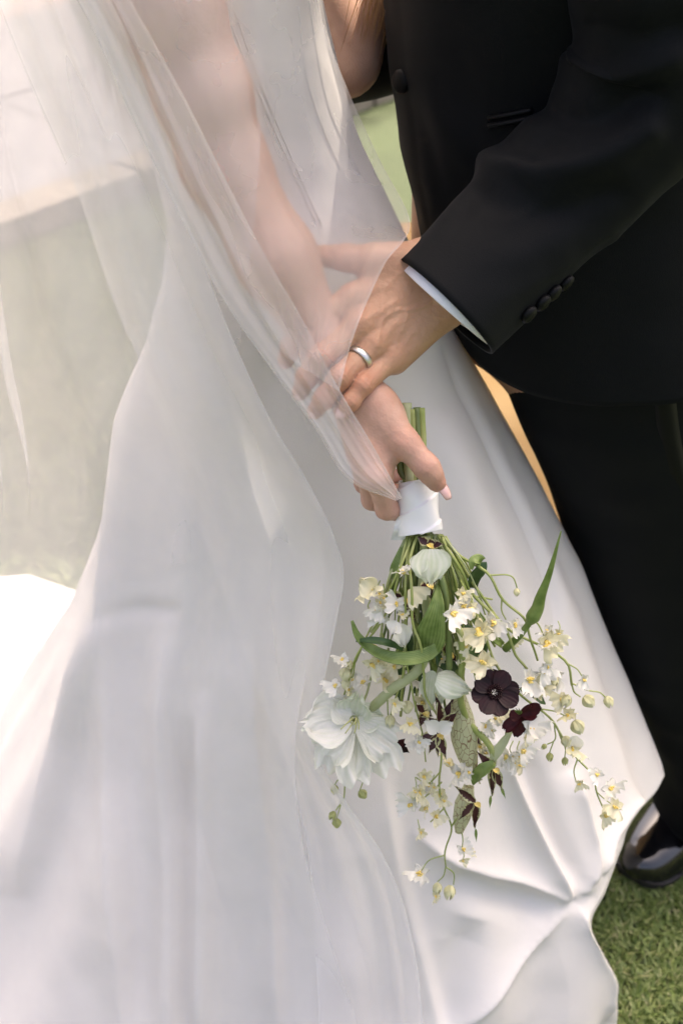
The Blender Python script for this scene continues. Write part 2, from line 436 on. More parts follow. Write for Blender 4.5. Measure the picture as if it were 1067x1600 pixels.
# --- hand, one continuous body
def chain(fd, F, pts, rads, k):
    for i in range(len(pts) - 1): fd.cone(F, pts[i], pts[i + 1], rads[i], rads[i + 1], k)
def hand_mesh():
    W1 = P(668, 418, 1.212); W2 = P(697, 470, 1.214)          # radial and ulnar sides of the wrist
    A1 = P(760, 355, 1.245); A2 = P(785, 400, 1.245)
    mI, mM, mR, mPk = P(553, 466, 1.193), P(563, 507, 1.187), P(584, 539, 1.190), P(614, 557, 1.199)
    fing = {
        'index': ([mI, P(481, 506, 1.184), P(456, 540, 1.198), P(447, 563, 1.216)], [.0118, .0100, .0088, .0074]),
        'middle': ([mM, P(500, 558, 1.176), P(479, 590, 1.186), P(470, 612, 1.204)], [.0115, .0101, .0088, .0074]),
        'ring': ([mR, P(531, 590, 1.172), P(507, 622, 1.178), P(493, 642, 1.190)], [.0110, .0096, .0084, .0070]),
        'pinky': ([mPk, P(567, 601, 1.176), P(548, 627, 1.175), P(534, 644, 1.181)], [.0102, .0086, .0075, .0064]),
    }
    allp = np.array([A1, A2, W1, W2] + [p for c, r in fing.values() for p in c] + [P(495, 400, 1.21)])
    fd = Field(allp.min(0) - .03, allp.max(0) + .03, 0.0013)
    Fp = fd.new()
    fd.cone(Fp, W1, A1, .0225, .030, .012); fd.cone(Fp, W2, A2, .0215, .030, .012)
    Wc = (W1 + W2) / 2
    for m_, t, r0 in ((mI, .12, .0195), (mM, .4, .0175), (mR, .65, .017), (mPk, .95, .0175)):
        b0 = W1 * (1 - t) + W2 * t
        fd.cone(Fp, b0, m_, r0, .0125, .010)
    # metacarpal pads towards the palm
    nrm = FW * 0.010
    fd.cone(Fp, W1 + nrm, mM + nrm, .018, .013, .012); fd.cone(Fp, W2 + nrm, mPk + nrm, .018, .0135, .012)
    # thumb
    fd.cone(Fp, P(652, 408, 1.208), P(597, 410, 1.201), .0165, .0140, .012)
    th = fd.new()
    chain(fd, th, [P(612, 410, 1.202), P(580, 407, 1.199), P(541, 403, 1.200), P(503, 400, 1.206)], [.0146, .0128, .0114, .0094], .004)
    # knuckle domes, ulna head, tendons, veins
    for m_, r in ((mI, .0085), (mM, .0085), (mR, .008), (mPk, .008)):
        fd.cone(Fp, m_ - FW * .0062, m_ - FW * .0062, r, r, .006)
    fd.cone(Fp, P(700, 455, 1.197), P(706, 452, 1.198), .010, .010, .008)
    for m_, t in ((mI, .3), (mM, .45), (mR, .6), (mPk, .8)):
        b0 = W1 * (1 - t) + W2 * t
        fd.cone(Fp, m_ - FW * .0105, b0 * .45 + m_ * .55 - FW * .0135, .0026, .0020, .0035)
    def vein(pts, r):
        pts = catmull([P(x, y, d) for x, y, d in pts], 14)
        for i in range(13): fd.cone(Fp, pts[i], pts[i + 1], r, r, .0018)
    G = None
    for nm, (c, r) in fing.items():
        f = fd.new(); chain(fd, f, c, r, .004)
        pip = c[1] - FW * r[1] * .35; fd.cone(f, pip, pip, r[1] * .78, r[1] * .78, .003)
        dip = c[2]; fd.cone(f, dip, dip, r[2] * 1.02, r[2] * 1.02, .003)
        g_ = smin(Fp, f, .0075)
        G = g_ if G is None else np.minimum(G, g_)
    G = np.minimum(G, smin(Fp, th, .011))
    V, Q = fd.mesh(G)
    # veins raised along the real surface of the back of the hand
    px, py, d = proj(V)
    ff = V
    veins = [([(590, 540), (594, 515), (600, 497), (616, 486), (640, 484), (662, 478), (684, 462)], 4.0, .0011),
             ([(600, 497), (597, 470), (604, 448), (622, 430), (645, 418)], 4.0, .0006),
             ([(640, 484), (632, 505), (622, 525), (617, 545)], 4.0, .0005),
             ([(571, 500), (585, 487), (600, 470)], 4.0, .0004),
             ([(662, 478), (668, 455), (680, 435)], 4.0, .0005)]
    # face normals for orientation
    n = np.zeros_like(V); fn = np.cross(V[Q[:, 2]] - V[Q[:, 0]], V[Q[:, 3]] - V[Q[:, 1]])
    for k in range(4): np.add.at(n, Q[:, k], fn)
    n /= np.linalg.norm(n, axis=1)[:, None] + 1e-12
    front = np.clip(-(n @ FW) * 1.6 - .3, 0, 1)
    disp = np.zeros(len(V))
    for pts, wv, amp in veins:
        c = catmull(np.array([(a, b, 0) for a, b in pts], float), 60)[:, :2]
        dist = np.min(np.hypot(px[:, None] - c[None, :, 0], py[:, None] - c[None, :, 1]), axis=1)
        disp = np.maximum(disp, amp * np.exp(-(dist / wv) ** 2))
    # skin creases over the finger joints
    for nm, (c, r) in fing.items():
        for q, amp in ((1, .0007), (2, .0004)):
            ax = c[q + 1] - c[q - 1]; ax = ax / np.linalg.norm(ax)
            s = (V - c[q]) @ ax; near = np.exp(-(np.linalg.norm(V - c[q], axis=1) / (r[q] * 1.5)) ** 4)
            disp -= amp * near * np.clip(np.cos(s / .0034 * 2 * np.pi), 0, 1) * np.exp(-(s / .006) ** 2)
    c = P(541, 403, 1.200); s = (V - c) @ np.array([1.0, 0, 0]); near = np.exp(-(np.linalg.norm(V - c, axis=1) / .017) ** 4)
    disp -= .0006 * near * np.clip(np.cos(s / .0035 * 2 * np.pi), 0, 1) * np.exp(-(s / .006) ** 2)
    disp += .00035 * vnoise(V * 330) * front
    V = V + n * (disp * np.maximum(front, .35))[:, None]
    flush = np.zeros(len(V))
    for nm, (c, r) in fing.items():
        for q, a in ((0, .35), (1, .75), (2, .55), (3, .5)):
            flush = np.maximum(flush, a * np.exp(-(np.linalg.norm(V - c[q], axis=1) / .014) ** 2))
    flush = np.maximum(flush, .5 * np.exp(-(np.linalg.norm(V - P(541, 403, 1.2), axis=1) / .02) ** 2))
    return V, Q, flush, fing
gV, gQ, gfl, gfing = hand_mesh()

def torso_field(h, parts):
    pts = np.array([p for a, b, ra, rb, k, fl in parts for p in (a, b)]); rr = max(max(q[2], q[3]) for q in parts)
    fd = Field(pts.min(0) - rr - .02, pts.max(0) + rr + .02, h); F = fd.new()
    for a, b, ra, rb, k, fl in parts: fd.cone(F, np.array(a, float), np.array(b, float), ra, rb, k, fl)
    return fd.mesh(F)
XF = ((1, 0, 0), .62)
g_elb = P(1022, 128, 1.205); g_wr = P(775, 380, 1.246)
parts = [((.20, 1.42, .92), (.21, 1.42, 1.30), .125, .14, .04, None), ((.21, 1.27, 1.42), (.21, 1.57, 1.42), .062, .062, .05, None),
         ((.20, 1.42, 1.35), (.185, 1.42, 1.56), .07, .052, .03, None),
         ((.215, 1.42, 1.66), (.225, 1.42, 1.72), .078, .088, .02, None), ((.17, 1.42, 1.64), (.175, 1.42, 1.60), .05, .035, .03, None),
         ((.128, 1.42, 1.665), (.117, 1.42, 1.645), .008, .012, .012, None),
         ((.225, 1.34, 1.67), (.23, 1.338, 1.655), .014, .011, .006, None), ((.225, 1.50, 1.67), (.23, 1.502, 1.655), .014, .011, .006, None),
         ((.22, 1.22, 1.42), tuple(g_elb), .055, .042, .03, None), (tuple(g_elb), tuple(g_wr), .042, .030, .02, None),
         ((.21, 1.60, 1.42), (.16, 1.66, 1.16), .052, .042, .03, None), ((.16, 1.66, 1.16), (-.05, 1.53, 1.10), .042, .03, .02, None),
         ((-.05, 1.53, 1.10), (-.14, 1.47, 1.10), .034, .022, .02, XF),
         ((.24, 1.33, .88), (.40, 1.38, .48), .085, .06, .04, None), ((.40, 1.38, .48), (.545, 1.46, .07), .06, .042, .03, None),
         ((.30, 1.50, .88), (.49, 1.59, .48), .085, .06, .04, None), ((.49, 1.59, .48), (.61, 1.63, .07), .06, .042, .03, None)]
tV, tQ = torso_field(.009, parts)
body = mesh_obj('body', np.concatenate([gV, tV]), np.concatenate([gQ, tQ + len(gV)]), M['skin_groom'], groom)
at = body.data.attributes.new('flush', 'FLOAT', 'POINT')
at.data.foreach_set('value', np.concatenate([gfl, np.zeros(len(tV))]).astype(np.float32))
def nail(parent, p, axis, nrm, L=.011, W=.0085, matn='nail', name='fingernail'):
    axis = np.array(axis, float); axis /= np.linalg.norm(axis); nrm = np.array(nrm, float); nrm -= axis * (nrm @ axis); nrm /= np.linalg.norm(nrm)
    side = np.cross(axis, nrm); u = np.linspace(-1, 1, 9); V = []
    for i, v in enumerate(np.linspace(-1, 1, 9)):
        ww = W / 2 * (1 - .12 * v - .35 * max(0, abs(v) - .6))
        for a in u:
            V.append(p + axis * (v * L / 2 - .0016 * a * a * (1 if v > 0 else -1) * abs(v)) + side * (a * ww) + nrm * (.0008 - .0022 * a * a - .0008 * v * v))
    o = mesh_obj(name, V, grid_faces(9, 9), M[matn], parent)
    md = o.modifiers.new('t', 'SOLIDIFY'); md.thickness = .0007
    return o
for nm, (c, r) in gfing.items():
    ax = c[3] - c[2]; ax /= np.linalg.norm(ax); nr = -FW - ax * (-FW @ ax); nr /= np.linalg.norm(nr)
    nail(body, c[3] + nr * (r[3] - .0006) - ax * .001, ax, nr, .012, .0098)
# ring
ra_, rb_ = gfing['ring'][0][0], gfing['ring'][0][1]
rc = ra_ + (rb_ - ra_) * .43; rax = (rb_ - ra_) / np.linalg.norm(rb_ - ra_)
e1_ = np.cross(rax, UP); e1_ /= np.linalg.norm(e1_); e2_ = np.cross(rax, e1_)
V = []; na = 72; prof = [(-.0029, .0), (-.0031, .0009), (-.0022, .0015), (0, .0017), (.0022, .0015), (.0031, .0009), (.0029, 0), (0, -.0004)]
for a in np.linspace(0, 2 * np.pi, na, endpoint=False):
    for s, h in prof: V.append(rc + rax * s + (e1_ * math.cos(a) + e2_ * math.sin(a)) * (.01085 + h))
tag(mesh_obj('ring', V, np.concatenate([grid_faces(na, 8, True), np.array([[(na-1)*8+j, (na-1)*8+(j+1) % 8, (j+1) % 8, j] for j in range(8)])]), M['metal'], groom),
    'brushed silver wedding band on the ring finger')

# --- sleeves: lofted tubes with cloth folds
def loft_tube(name, path, rads, n, m_, mat_, parent, fold=None, open_thick=.0025, flat=None, seed=0):
    path = np.asarray(path, float); k = len(path)
    C = catmull(np.c_[path, rads], n); pc, rr = C[:, :3], C[:, 3]
    T, N, B = frames(pc)
    a = np.linspace(0, 2 * np.pi, m_, endpoint=False)
    dirs = np.cos(a)[None, :, None] * N[:, None] + np.sin(a)[None, :, None] * B[:, None]
    base = pc[:, None] + dirs * rr[:, None, None]
    s = np.linspace(0, 1, n)
    dsp = fold(s[:, None], a[None, :], base) if fold else 0
    V = base + dirs * np.broadcast_to(dsp, (n, m_))[..., None]
    o = mesh_obj(name, V.reshape(-1, 3), grid_faces(n, m_, True), mat_, parent)
    md = o.modifiers.new('thick', 'SOLIDIFY'); md.thickness = open_thick; md.offset = -1
    return o, V, dirs
cuffc = P(707, 467, 1.212)
spath = [cuffc, P(770, 405, 1.228), P(850, 325, 1.235), P(940, 232, 1.225), g_elb, np.array([.252, 1.19, 1.30]), np.array([.225, 1.215, 1.42]), np.array([.20, 1.27, 1.475])]
srad = [.0570, .0575, .0590, .0660, .0715, .075, .082, .055]
def sfold(s, a, base):
    d = np.zeros(base.shape[:2])
    px, py, dd = proj(base.reshape(-1, 3)); px = px.reshape(d.shape); py = py.reshape(d.shape)
    def line(pts, wd, amp):
        c = catmull(np.array([(x, y, 0) for x, y in pts], float), 50)[:, :2]
        r = np.min(np.hypot(px[..., None] - c[:, 0], py[..., None] - c[:, 1]), -1)
        return amp * np.exp(-(r / wd) ** 2)
    d += line([(770, 262), (850, 268), (930, 252), (1010, 205)], 26, .011)
    d += line([(760, 310), (860, 330), (960, 300)], 26, -.007)
    d += line([(850, 165), (930, 185), (1010, 140)], 24, -.008)
    d += line([(880, 95), (960, 120), (1050, 90)], 24, .010)
    d += line([(720, 350), (790, 380), (860, 380)], 30, .003)
    d += line([(840, 250), (880, 190)], 22, -.004)
    d += line([(930, 40), (1000, 55), (1067, 40)], 22, -.005)
    d += .0032 * vnoise(base * 20) + .0012 * vnoise(base * 52) + .0035 * (1 - np.abs(vnoise(base * np.array([14, 14, 9.]) + 4))) ** 4
    return d * np.clip(s * 9, .15, 1)
sleeve, sV, sD = loft_tube('sleeve', spath, srad, 130, 96, M['wool'], groom, sfold)
sleeve['label'] = 'black sleeve of the near arm with covered cuff buttons'
# trim the cuff end to the slanted line it shows: shear first rings along the arm
me = sleeve.data; co_ = np.empty(len(me.vertices) * 3, np.float32); me.vertices.foreach_get('co', co_); co_ = co_.reshape(-1, 3)
armax = spath[1] - spath[0]; armax /= np.linalg.norm(armax)
for ring_i in range(0, 22):
    q = co_[ring_i * 96:(ring_i + 1) * 96]; c = q.mean(0)
    near = np.clip(-((q - c) @ FW) / .057, -1, 1) * .5 + .5
    q -= armax * (-.011 + .043 * near)[:, None] * (1 - ring_i / 22)
me.vertices.foreach_set('co', co_.ravel())
# shirt cuff inside
shc, _, _ = loft_tube('shirt_cuff', [P(704, 469, 1.212), P(715, 457, 1.214), P(770, 405, 1.228)], [.0485, .049, .050], 12, 64, M['shirt'], groom, open_thick=.002)
co_ = np.empty(len(shc.data.vertices) * 3, np.float32); shc.data.vertices.foreach_get('co', co_); co_ = co_.reshape(-1, 3)
q = co_[:64]; near = np.clip(-((q - q.mean(0)) @ FW) / .048, -1, 1) * .5 + .5; q -= armax * (-.012 + .0405 * near)[:, None]
q = co_[64:128]; q -= armax * (-.008 + .032 * near)[:, None]
shc.data.vertices.foreach_set('co', co_.ravel())
# covered buttons on the sleeve (oblate discs) 
def button_mesh(r, h):
    V = []; prof = [(0.001, h), (.45, h * .97), (.8, h * .75), (.97, h * .4), (1, .0), (.9, -h * .4), (0.001, -h * .5)]
    for rr_, z in prof:
        for a in np.linspace(0, 2 * np.pi, 24, endpoint=False): V.append((rr_ * r * math.cos(a), rr_ * r * math.sin(a), z))
    return V, grid_faces(len(prof), 24, True)
from mathutils.bvhtree import BVHTree
def bvh_of(objs):
    V = []; F = []; n = 0
    for o in objs:
        V += [v.co.copy() for v in o.data.vertices]; F += [tuple(i + n for i in p.vertices) for p in o.data.polygons]; n = len(V)
    return BVHTree.FromPolygons(V, F)
def hit(bvh, px, py):
    d = P(px, py, 1.0) - CAM; L = np.linalg.norm(d); loc, nr, i, dist = bvh.ray_cast(Vector(CAM), Vector(d / L))
    return (None, None) if loc is None else (np.array(loc), np.array(nr))
sb = bvh_of([sleeve])
def place_button(bv, px, py, r, h, parent, name='button', tilt=None):
    loc, nr = hit(bv, px, py)
    if loc is None: print('no hit for button', px, py); return
    if nr @ FW > 0: nr = -nr
    if tilt is not None: nr = nr + np.array(tilt); nr /= np.linalg.norm(nr)
    o = mesh_obj(name, *button_mesh(r, h), M['satin_black'], parent)
    o.matrix_world = Matrix.Translation(Vector(loc + nr * h * .3)) @ Vector(nr).to_track_quat('Z', 'Y').to_matrix().to_4x4()
    return o
for x, y in ((823, 489), (845, 471), (862, 456), (881, 440)):
    place_button(sb, x, y, .0085, .005, sleeve)

# --- jacket body: wrapped panel with an open, rounded front edge
def jacket():
    nz, na = 110, 200
    # rings by height: front x, back x, near y, far y
    Z =  np.array([.70, .80, .86, .95, 1.05, 1.15, 1.25, 1.35, 1.43, 1.48, 1.51])
    fx = np.array([.150, .137, .122, .096, .070, .055, .042, .055, .085, .11, .14])
    bx = np.array([.47, .46, .45, .43, .41, .40, .39, .39, .37, .32, .25])
    ny = np.array([1.19, 1.19, 1.195, 1.205, 1.215, 1.215, 1.20, 1.19, 1.20, 1.27, 1.34])
    fy = np.array([1.63, 1.63, 1.625, 1.615, 1.60, 1.60, 1.61, 1.62, 1.61, 1.55, 1.49])
    phi = np.linspace(0, 2 * np.pi + .55, na)     # 0 = front closure, going round by the near side
    t = np.linspace(0, 1, nz)
    V = np.zeros((nz, na, 3))
    # front cutaway: the hem climbs near the edge
    hem = .880 - .012 * np.sin(phi) + .09 * np.exp(-(phi / .30) ** 1.6) + .09 * np.exp(-((2 * np.pi + .55 - phi) / .30) ** 1.6)
    for j, f in enumerate(phi):
        z = hem[j] + (1.51 - hem[j]) * t
        a = np.interp(z, Z, fx); b = np.interp(z, Z, bx); c = np.interp(z, Z, ny); d = np.interp(z, Z, fy)
        e = 2.6
        cs, sn = math.cos(f - .28), math.sin(f - .28)
        ux = -np.sign(cs) * abs(cs) ** (2 / e); uy = -np.sign(sn) * abs(sn) ** (2 / e)
        lay = .006 * (1 if f < .6 else 0) * np.clip((.6 - f) / .25, 0, 1)
        k = 1 + lay / .13
        V[:, j, 0] = (a + b) / 2 + ux * (b - a) / 2 * k; V[:, j, 1] = (c + d) / 2 + uy * (d - c) / 2 * k; V[:, j, 2] = z
    # soft vertical drape and elbow drag folds
    q = V.reshape(-1, 3)
    n = .004 * vnoise(q * np.array([9, 9, 4.0])) + .0015 * vnoise(q * 24)
    cx = np.array([.21, 1.42, 0]); dr = q - cx; dr[:, 2] = 0; dr /= np.linalg.norm(dr, axis=1)[:, None]
    px, py, _ = proj(q)
    def ridge(p0, p1, wd, amp):
        p0 = np.array(p0, float); p1 = np.array(p1, float); ab = p1 - p0
        tt = np.clip(((px - p0[0]) * ab[0] + (py - p0[1]) * ab[1]) / (ab @ ab), 0, 1)
        return amp * np.exp(-(np.hypot(px - p0[0] - tt * ab[0], py - p0[1] - tt * ab[1]) / wd) ** 2) * np.sin(np.pi * np.clip(tt, .03, .97)) ** .5
    n += ridge((665, 130), (760, 300), 22, .005) + ridge((640, 150), (700, 330), 16, -.004) + ridge((700, 60), (760, 200), 20, -.003)
    q = q + dr * n[:, None]
    o = mesh_obj('jacket', q, grid_faces(nz, na), M['wool'], groom)
    md = o.modifiers.new('thick', 'SOLIDIFY'); md.thickness = .003; md.offset = -1
    return o
jk = jacket(); jk['label'] = 'black single-button wool jacket with rounded front edge'
jb = bvh_of([jk])
place_button(jb, 629, 127, .0115, .006, jk, tilt=(-.25, -.5, .3))
# welt pocket
pts = []
for x, y in ((762, 186), (785, 182), (806, 178), (830, 173)):
    l_, n_ = hit(jb, x, y); pts.append(l_ + (-FW) * .002)
pw = MB(); cc = catmull(pts, 12); pw.tube(cc, .0026, 8); pw.build('pocket_welt', M['satin_black'], jk)
pw = MB(); pw.tube(cc + UP * -.007, .0026, 8); pw.build('pocket_welt', M['satin_black'], jk)
# far sleeve
loft_tube('sleeve', [(-.055, 1.54, 1.095), (.03, 1.575, 1.105), (.16, 1.655, 1.16), (.19, 1.645, 1.30), (.20, 1.60, 1.43), (.20, 1.55, 1.475)],
          [.056, .060, .070, .074, .08, .055], 60, 48, M['wool'], groom, lambda s, a, b: .003 * vnoise(b * 20))
loft_tube('shirt_cuff', [(-.068, 1.532, 1.094), (-.02, 1.553, 1.10)], [.05, .05], 4, 40, M['shirt'], groom, open_thick=.002)
# shirt front and collar, mostly above the frame
shm = MB(); shm.tube(catmull([(.185, 1.42, 1.44), (.182, 1.42, 1.50), (.18, 1.42, 1.53)], 8), np.linspace(.085, .06, 8), 32)
shm.build('shirt_collar', M['shirt'], groom)

# --- trousers
tro_m = MB()
def leg_path(pts, rads, seed):
    C = catmull(np.c_[np.array(pts), rads], 110); pc, rr = C[:, :3], C[:, 3]
    a = np.linspace(0, 2 * np.pi, 80, endpoint=False)
    V = np.zeros((110, 80, 3))
    for i in range(110):
        # pressed crease front and back: pointed section along x
        sx = np.sign(np.cos(a)) * np.abs(np.cos(a)) ** 0.85; sy = np.sin(a)
        V[i, :, 0] = pc[i, 0] - sx * rr[i]; V[i, :, 1] = pc[i, 1] - sy * rr[i] * .92; V[i, :, 2] = pc[i, 2]
    q = V.reshape(-1, 3); dr = np.stack([np.tile(-np.cos(a), 110), np.tile(-np.sin(a), 110), np.zeros(110 * 80)], -1)
    amp = np.repeat(np.interp(np.linspace(0, 1, 110), [0, .7, .9, 1], [.8, 1.0, 1.9, 1.0]), 80)
    n = (.0045 * vnoise(q * np.array([10, 10, 7.]) + seed) + .003 * vnoise(q * np.array([16, 16, 28.]) + seed)) * amp
    return q + dr * n[:, None], grid_faces(110, 80, True)
lp = [(.265, 1.345, .93), (.300, 1.345, .80), (.352, 1.36, .66), (.400, 1.375, .50), (.462, 1.395, .33), (.525, 1.42, .17), (.545, 1.435, .065)]
lr = [.13, .117, .108, .099, .094, .096, .098]
V, F = leg_path(lp, lr, 0.0); tro_m.add(V, F)
lp2 = [(.300, 1.52, .93), (.365, 1.53, .80), (.43, 1.56, .66), (.49, 1.59, .50), (.55, 1.61, .33), (.60, 1.63, .17), (.615, 1.63, .075)]
V, F = leg_path(lp2, lr, 5.0); tro_m.add(V, F)
tro = tro_m.build('trousers', M['wool'], groom); md = tro.modifiers.new('t', 'SOLIDIFY'); md.thickness = .002; md.offset = -1
tb = bvh_of([tro])
# satin side stripe on the outside seam
pts = []
for (x, y, z), r_ in zip(lp, lr):
    pts.append((x + r_ * .30, y - r_ * .92 * .955 - .0022, z))
cc = catmull(pts, 60); V = []
for p in cc: V += [p + np.array([-.012, .003, 0]), p + np.array([-.004, -.001, 0]), p + np.array([.006, -.0005, 0]), p + np.array([.014, .004, 0])]
st = mesh_obj('side_stripe', V, grid_faces(60, 4), M['satin_black'], tro); md = st.modifiers.new('t', 'SOLIDIFY'); md.thickness = .001

# --- shoes
def shoe(toe, heel, name='shoe'):
    toe = np.array(toe); heel = np.array(heel); ax = heel - toe; L = np.linalg.norm(ax); ax /= L; sd_ = np.array([-ax[1], ax[0], 0])
    s = np.array([0, .02, .06, .12, .2, .3, .4, .5, .6, .72, .85, .95, 1.0])
    wdt = np.array([.010, .022, .033, .041, .047, .0505, .0495, .0455, .041, .038, .037, .031, .014])
    hgt = np.array([.020, .030, .040, .047, .052, .058, .071, .088, .10, .105, .105, .10, .09])
    n, m_ = 70, 48; t = np.linspace(0, 1, n) ** 1.15
    W_ = np.interp(t, s, wdt); H_ = np.interp(t, s, hgt)
    k = np.ones(5) / 5; W_[2:-2] = np.convolve(W_, k, 'valid'); H_[2:-2] = np.convolve(H_, k, 'valid')
    V = np.zeros((n, m_, 3))
    for i in range(n):
        a = np.linspace(0, 2 * np.pi, m_, endpoint=False)
        y = W_[i] * np.sign(np.cos(a)) * np.abs(np.cos(a)) ** .8; z = np.where(np.sin(a) > 0, H_[i] * np.sin(a) ** .8 if False else H_[i] * np.abs(np.sin(a)) ** .85, -.004 * np.abs(np.sin(a)) ** .3)
        V[i] = toe + ax * (t[i] * L) + sd_ * y[:, None] + np.array([0, 0, 1]) * (z[:, None] + .014 + .012 * max(0, 1 - t[i] / .12) ** 2)
    F = [tuple(f) for f in grid_faces(n, m_, True)] + [tuple(range(m_ - 1, -1, -1)), tuple(range((n - 1) * m_, n * m_))]
    o = mesh_obj(name, V.reshape(-1, 3), F, M['patent'], groom)
    # welted sole
    sm = MB(); top = []; bot = []
    for i in range(n):
        top.append(toe + ax * (t[i] * L * 1.015 - .003)); 
    outl = [toe + ax * (t[i] * L) + sd_ * (W_[i] + .004) for i in range(n)] + [toe + ax * (t[i] * L) - sd_ * (W_[i] + .004) for i in range(n - 1, -1, -1)]
    outl = np.array(outl); rise = np.array([.012 * max(0, 1 - tt / .12) ** 2 for tt in list(t) + list(t[::-1])])
    N_ = len(outl); up = outl.copy(); up[:, 2] = .014 + rise; dn = outl.copy(); dn[:, 2] = .004 + rise
    sm.add(np.concatenate([up, dn]), [(i, (i + 1) % N_, N_ + (i + 1) % N_, N_ + i) for i in range(N_)] + [tuple(range(N_ - 1, -1, -1)), tuple(range(N_, 2 * N_))])
    sm.build('sole', M['sole'], o, smooth=False)
    # seam of the toe cap, laces hidden under the trouser hem
    i = 26; a = np.linspace(.25, np.pi - .25, 24)
    pth = [toe + ax * (t[i] * L + .006 * math.sin(x)) + sd_ * (W_[i] * np.sign(math.cos(x)) * abs(math.cos(x)) ** .8) + np.array([0, 0, 1]) * (H_[i] * math.sin(x) ** .85 + .0145) for x in a]
    q = MB(); q.tube(pth, .0009, 6); q.build('toe_seam', M['patent'], o)
    return o
shoe((.405, 1.335, 0), (.600, 1.565, 0))
shoe((.46, 1.60, 0), (.735, 1.67, 0))

# ================================================================== BRIDE
bride = tag(empty('person'), 'person in an ivory satin wedding gown and long sheer veil, holding a bouquet', 'person')
# --- near arm and hand, one continuous surface
def bride_arm():
    sh = np.array([-.178, 1.16, 1.405])
    top = P(258, 0, 1.105); mid = P(318, 150, 1.135); elb = P(350, 255, 1.158); fa = P(432, 405, 1.180); wr = P(540, 588, 1.206)
    wr0 = P(512, 545, 1.200)
    mI = P(590, 745, 1.193); mM = P(572, 728, 1.204); mR = P(563, 706, 1.217); mP = P(563, 684, 1.230)
    fing = {
        'index': ([mI, P(604, 795, 1.212), P(640, 803, 1.243), P(662, 790, 1.254)], [.0105, .0094, .0083, .007]),
        'middle': ([mM, P(582, 780, 1.224), P(628, 795, 1.250), P(655, 780, 1.258)], [.0105, .0094, .0083, .007]),
        'ring': ([mR, P(570, 755, 1.240), P(615, 772, 1.264), P(645, 762, 1.268)], [.010, .009, .008, .0068]),
        'pinky': ([mP, P(568, 725, 1.252), P(607, 745, 1.272), P(635, 742, 1.274)], [.0092, .008, .007, .006]),
    }
    thumb = ([P(588, 632, 1.194), P(634, 694, 1.184), P(665, 728, 1.183), P(682, 754, 1.190)], [.0148, .0120, .0104, .0082])
    allp = np.array([sh, top, elb, wr] + [p for c, r in fing.values() for p in c] + thumb[0])
    # fine field for forearm and hand
    lo = np.minimum.reduce([elb, wr] + [p for c, r in fing.values() for p in c] + thumb[0]) - .045
    hi = np.maximum.reduce([fa, wr] + [p for c, r in fing.values() for p in c] + thumb[0]) + .045
    lo = np.minimum(allp.min(0), lo) - .02; hi = np.maximum(allp.max(0), hi) + .02
    fd = Field(lo, hi, .0019)
    Fp = fd.new()
    fd.cone(Fp, sh, top, .050, .042, .02); fd.cone(Fp, top, mid, .042, .0355, .02); fd.cone(Fp, mid, elb, .0355, .0325, .02)
    fd.cone(Fp, elb, fa, .0330, .0310, .02); fd.cone(Fp, fa, wr0, .0305, .0215, .02)
    side = np.array([.55, 0, 0]) * .012
    fd.cone(Fp, wr0, wr, .0225, .0200, .012); fd.cone(Fp, wr, P(560, 622, 1.204), .0195, .0185, .012)
    fd.cone(Fp, P(556, 605, 1.200), P(600, 650, 1.196), .018, .0150, .012)
    for m_, r0 in ((mI, .0165), (mM, .0165), (mR, .016), (mP, .0155)):
        fd.cone(Fp, P(552, 612, 1.204), m_, r0, .0118, .010)
    fd.cone(Fp, P(590, 640, 1.200), P(600, 715, 1.196), .0165, .0115, .012)     # web towards the thumb
    for m_ in (mI, mM, mR, mP): fd.cone(Fp, m_ - FW * .003, m_ - FW * .003, .0098, .0098, .006)
    fd.cone(Fp, P(536, 575, 1.19), P(538, 577, 1.19), .010, .010, .008)
    G = None
    for nm, (c, r) in fing.items():
        f = fd.new(); chain(fd, f, c, r, .004)
        g_ = smin(Fp, f, .006); G = g_ if G is None else np.minimum(G, g_)
    f = fd.new(); chain(fd, f, *thumb, .005)
    fd.cone(f, P(668, 733, 1.183), P(674, 741, 1.184), .0100, .0095, .004)
    G = np.minimum(G, smin(Fp, f, .010))
    V, Q = fd.mesh(G)
    fl = np.zeros(len(V))
    for c, r in list(fing.values()) + [thumb]:
        for q, a in ((0, .3), (1, .5), (2, .5), (3, .7)): fl = np.maximum(fl, a * np.exp(-(np.linalg.norm(V - c[q], axis=1) / .014) ** 2))
    fl = np.maximum(fl, .35 * np.exp(-(np.linalg.norm(V - elb, axis=1) / .03) ** 2))
    n = np.zeros_like(V); fn = np.cross(V[Q[:, 2]] - V[Q[:, 0]], V[Q[:, 3]] - V[Q[:, 1]])
    for k in range(4): np.add.at(n, Q[:, k], fn)
    n /= np.linalg.norm(n, axis=1)[:, None] + 1e-12
    disp = .0003 * vnoise(V * 260)
    for c, r, q in ((thumb[0], thumb[1], 2), (thumb[0], thumb[1], 1)):
        ax = c[q + 1] - c[q - 1]; ax = ax / np.linalg.norm(ax); s = (V - c[q]) @ ax
        near = np.exp(-(np.linalg.norm(V - c[q], axis=1) / (r[q] * 1.6)) ** 4)
        disp -= .0006 * near * np.clip(np.cos(s / .0034 * 2 * np.pi), 0, 1) * np.exp(-(s / .006) ** 2)
    return V + n * disp[:, None], Q, fl, fing, thumb
aV, aQ, afl, bfing, bthumb = bride_arm()
lel = P(535, 92, 1.43)
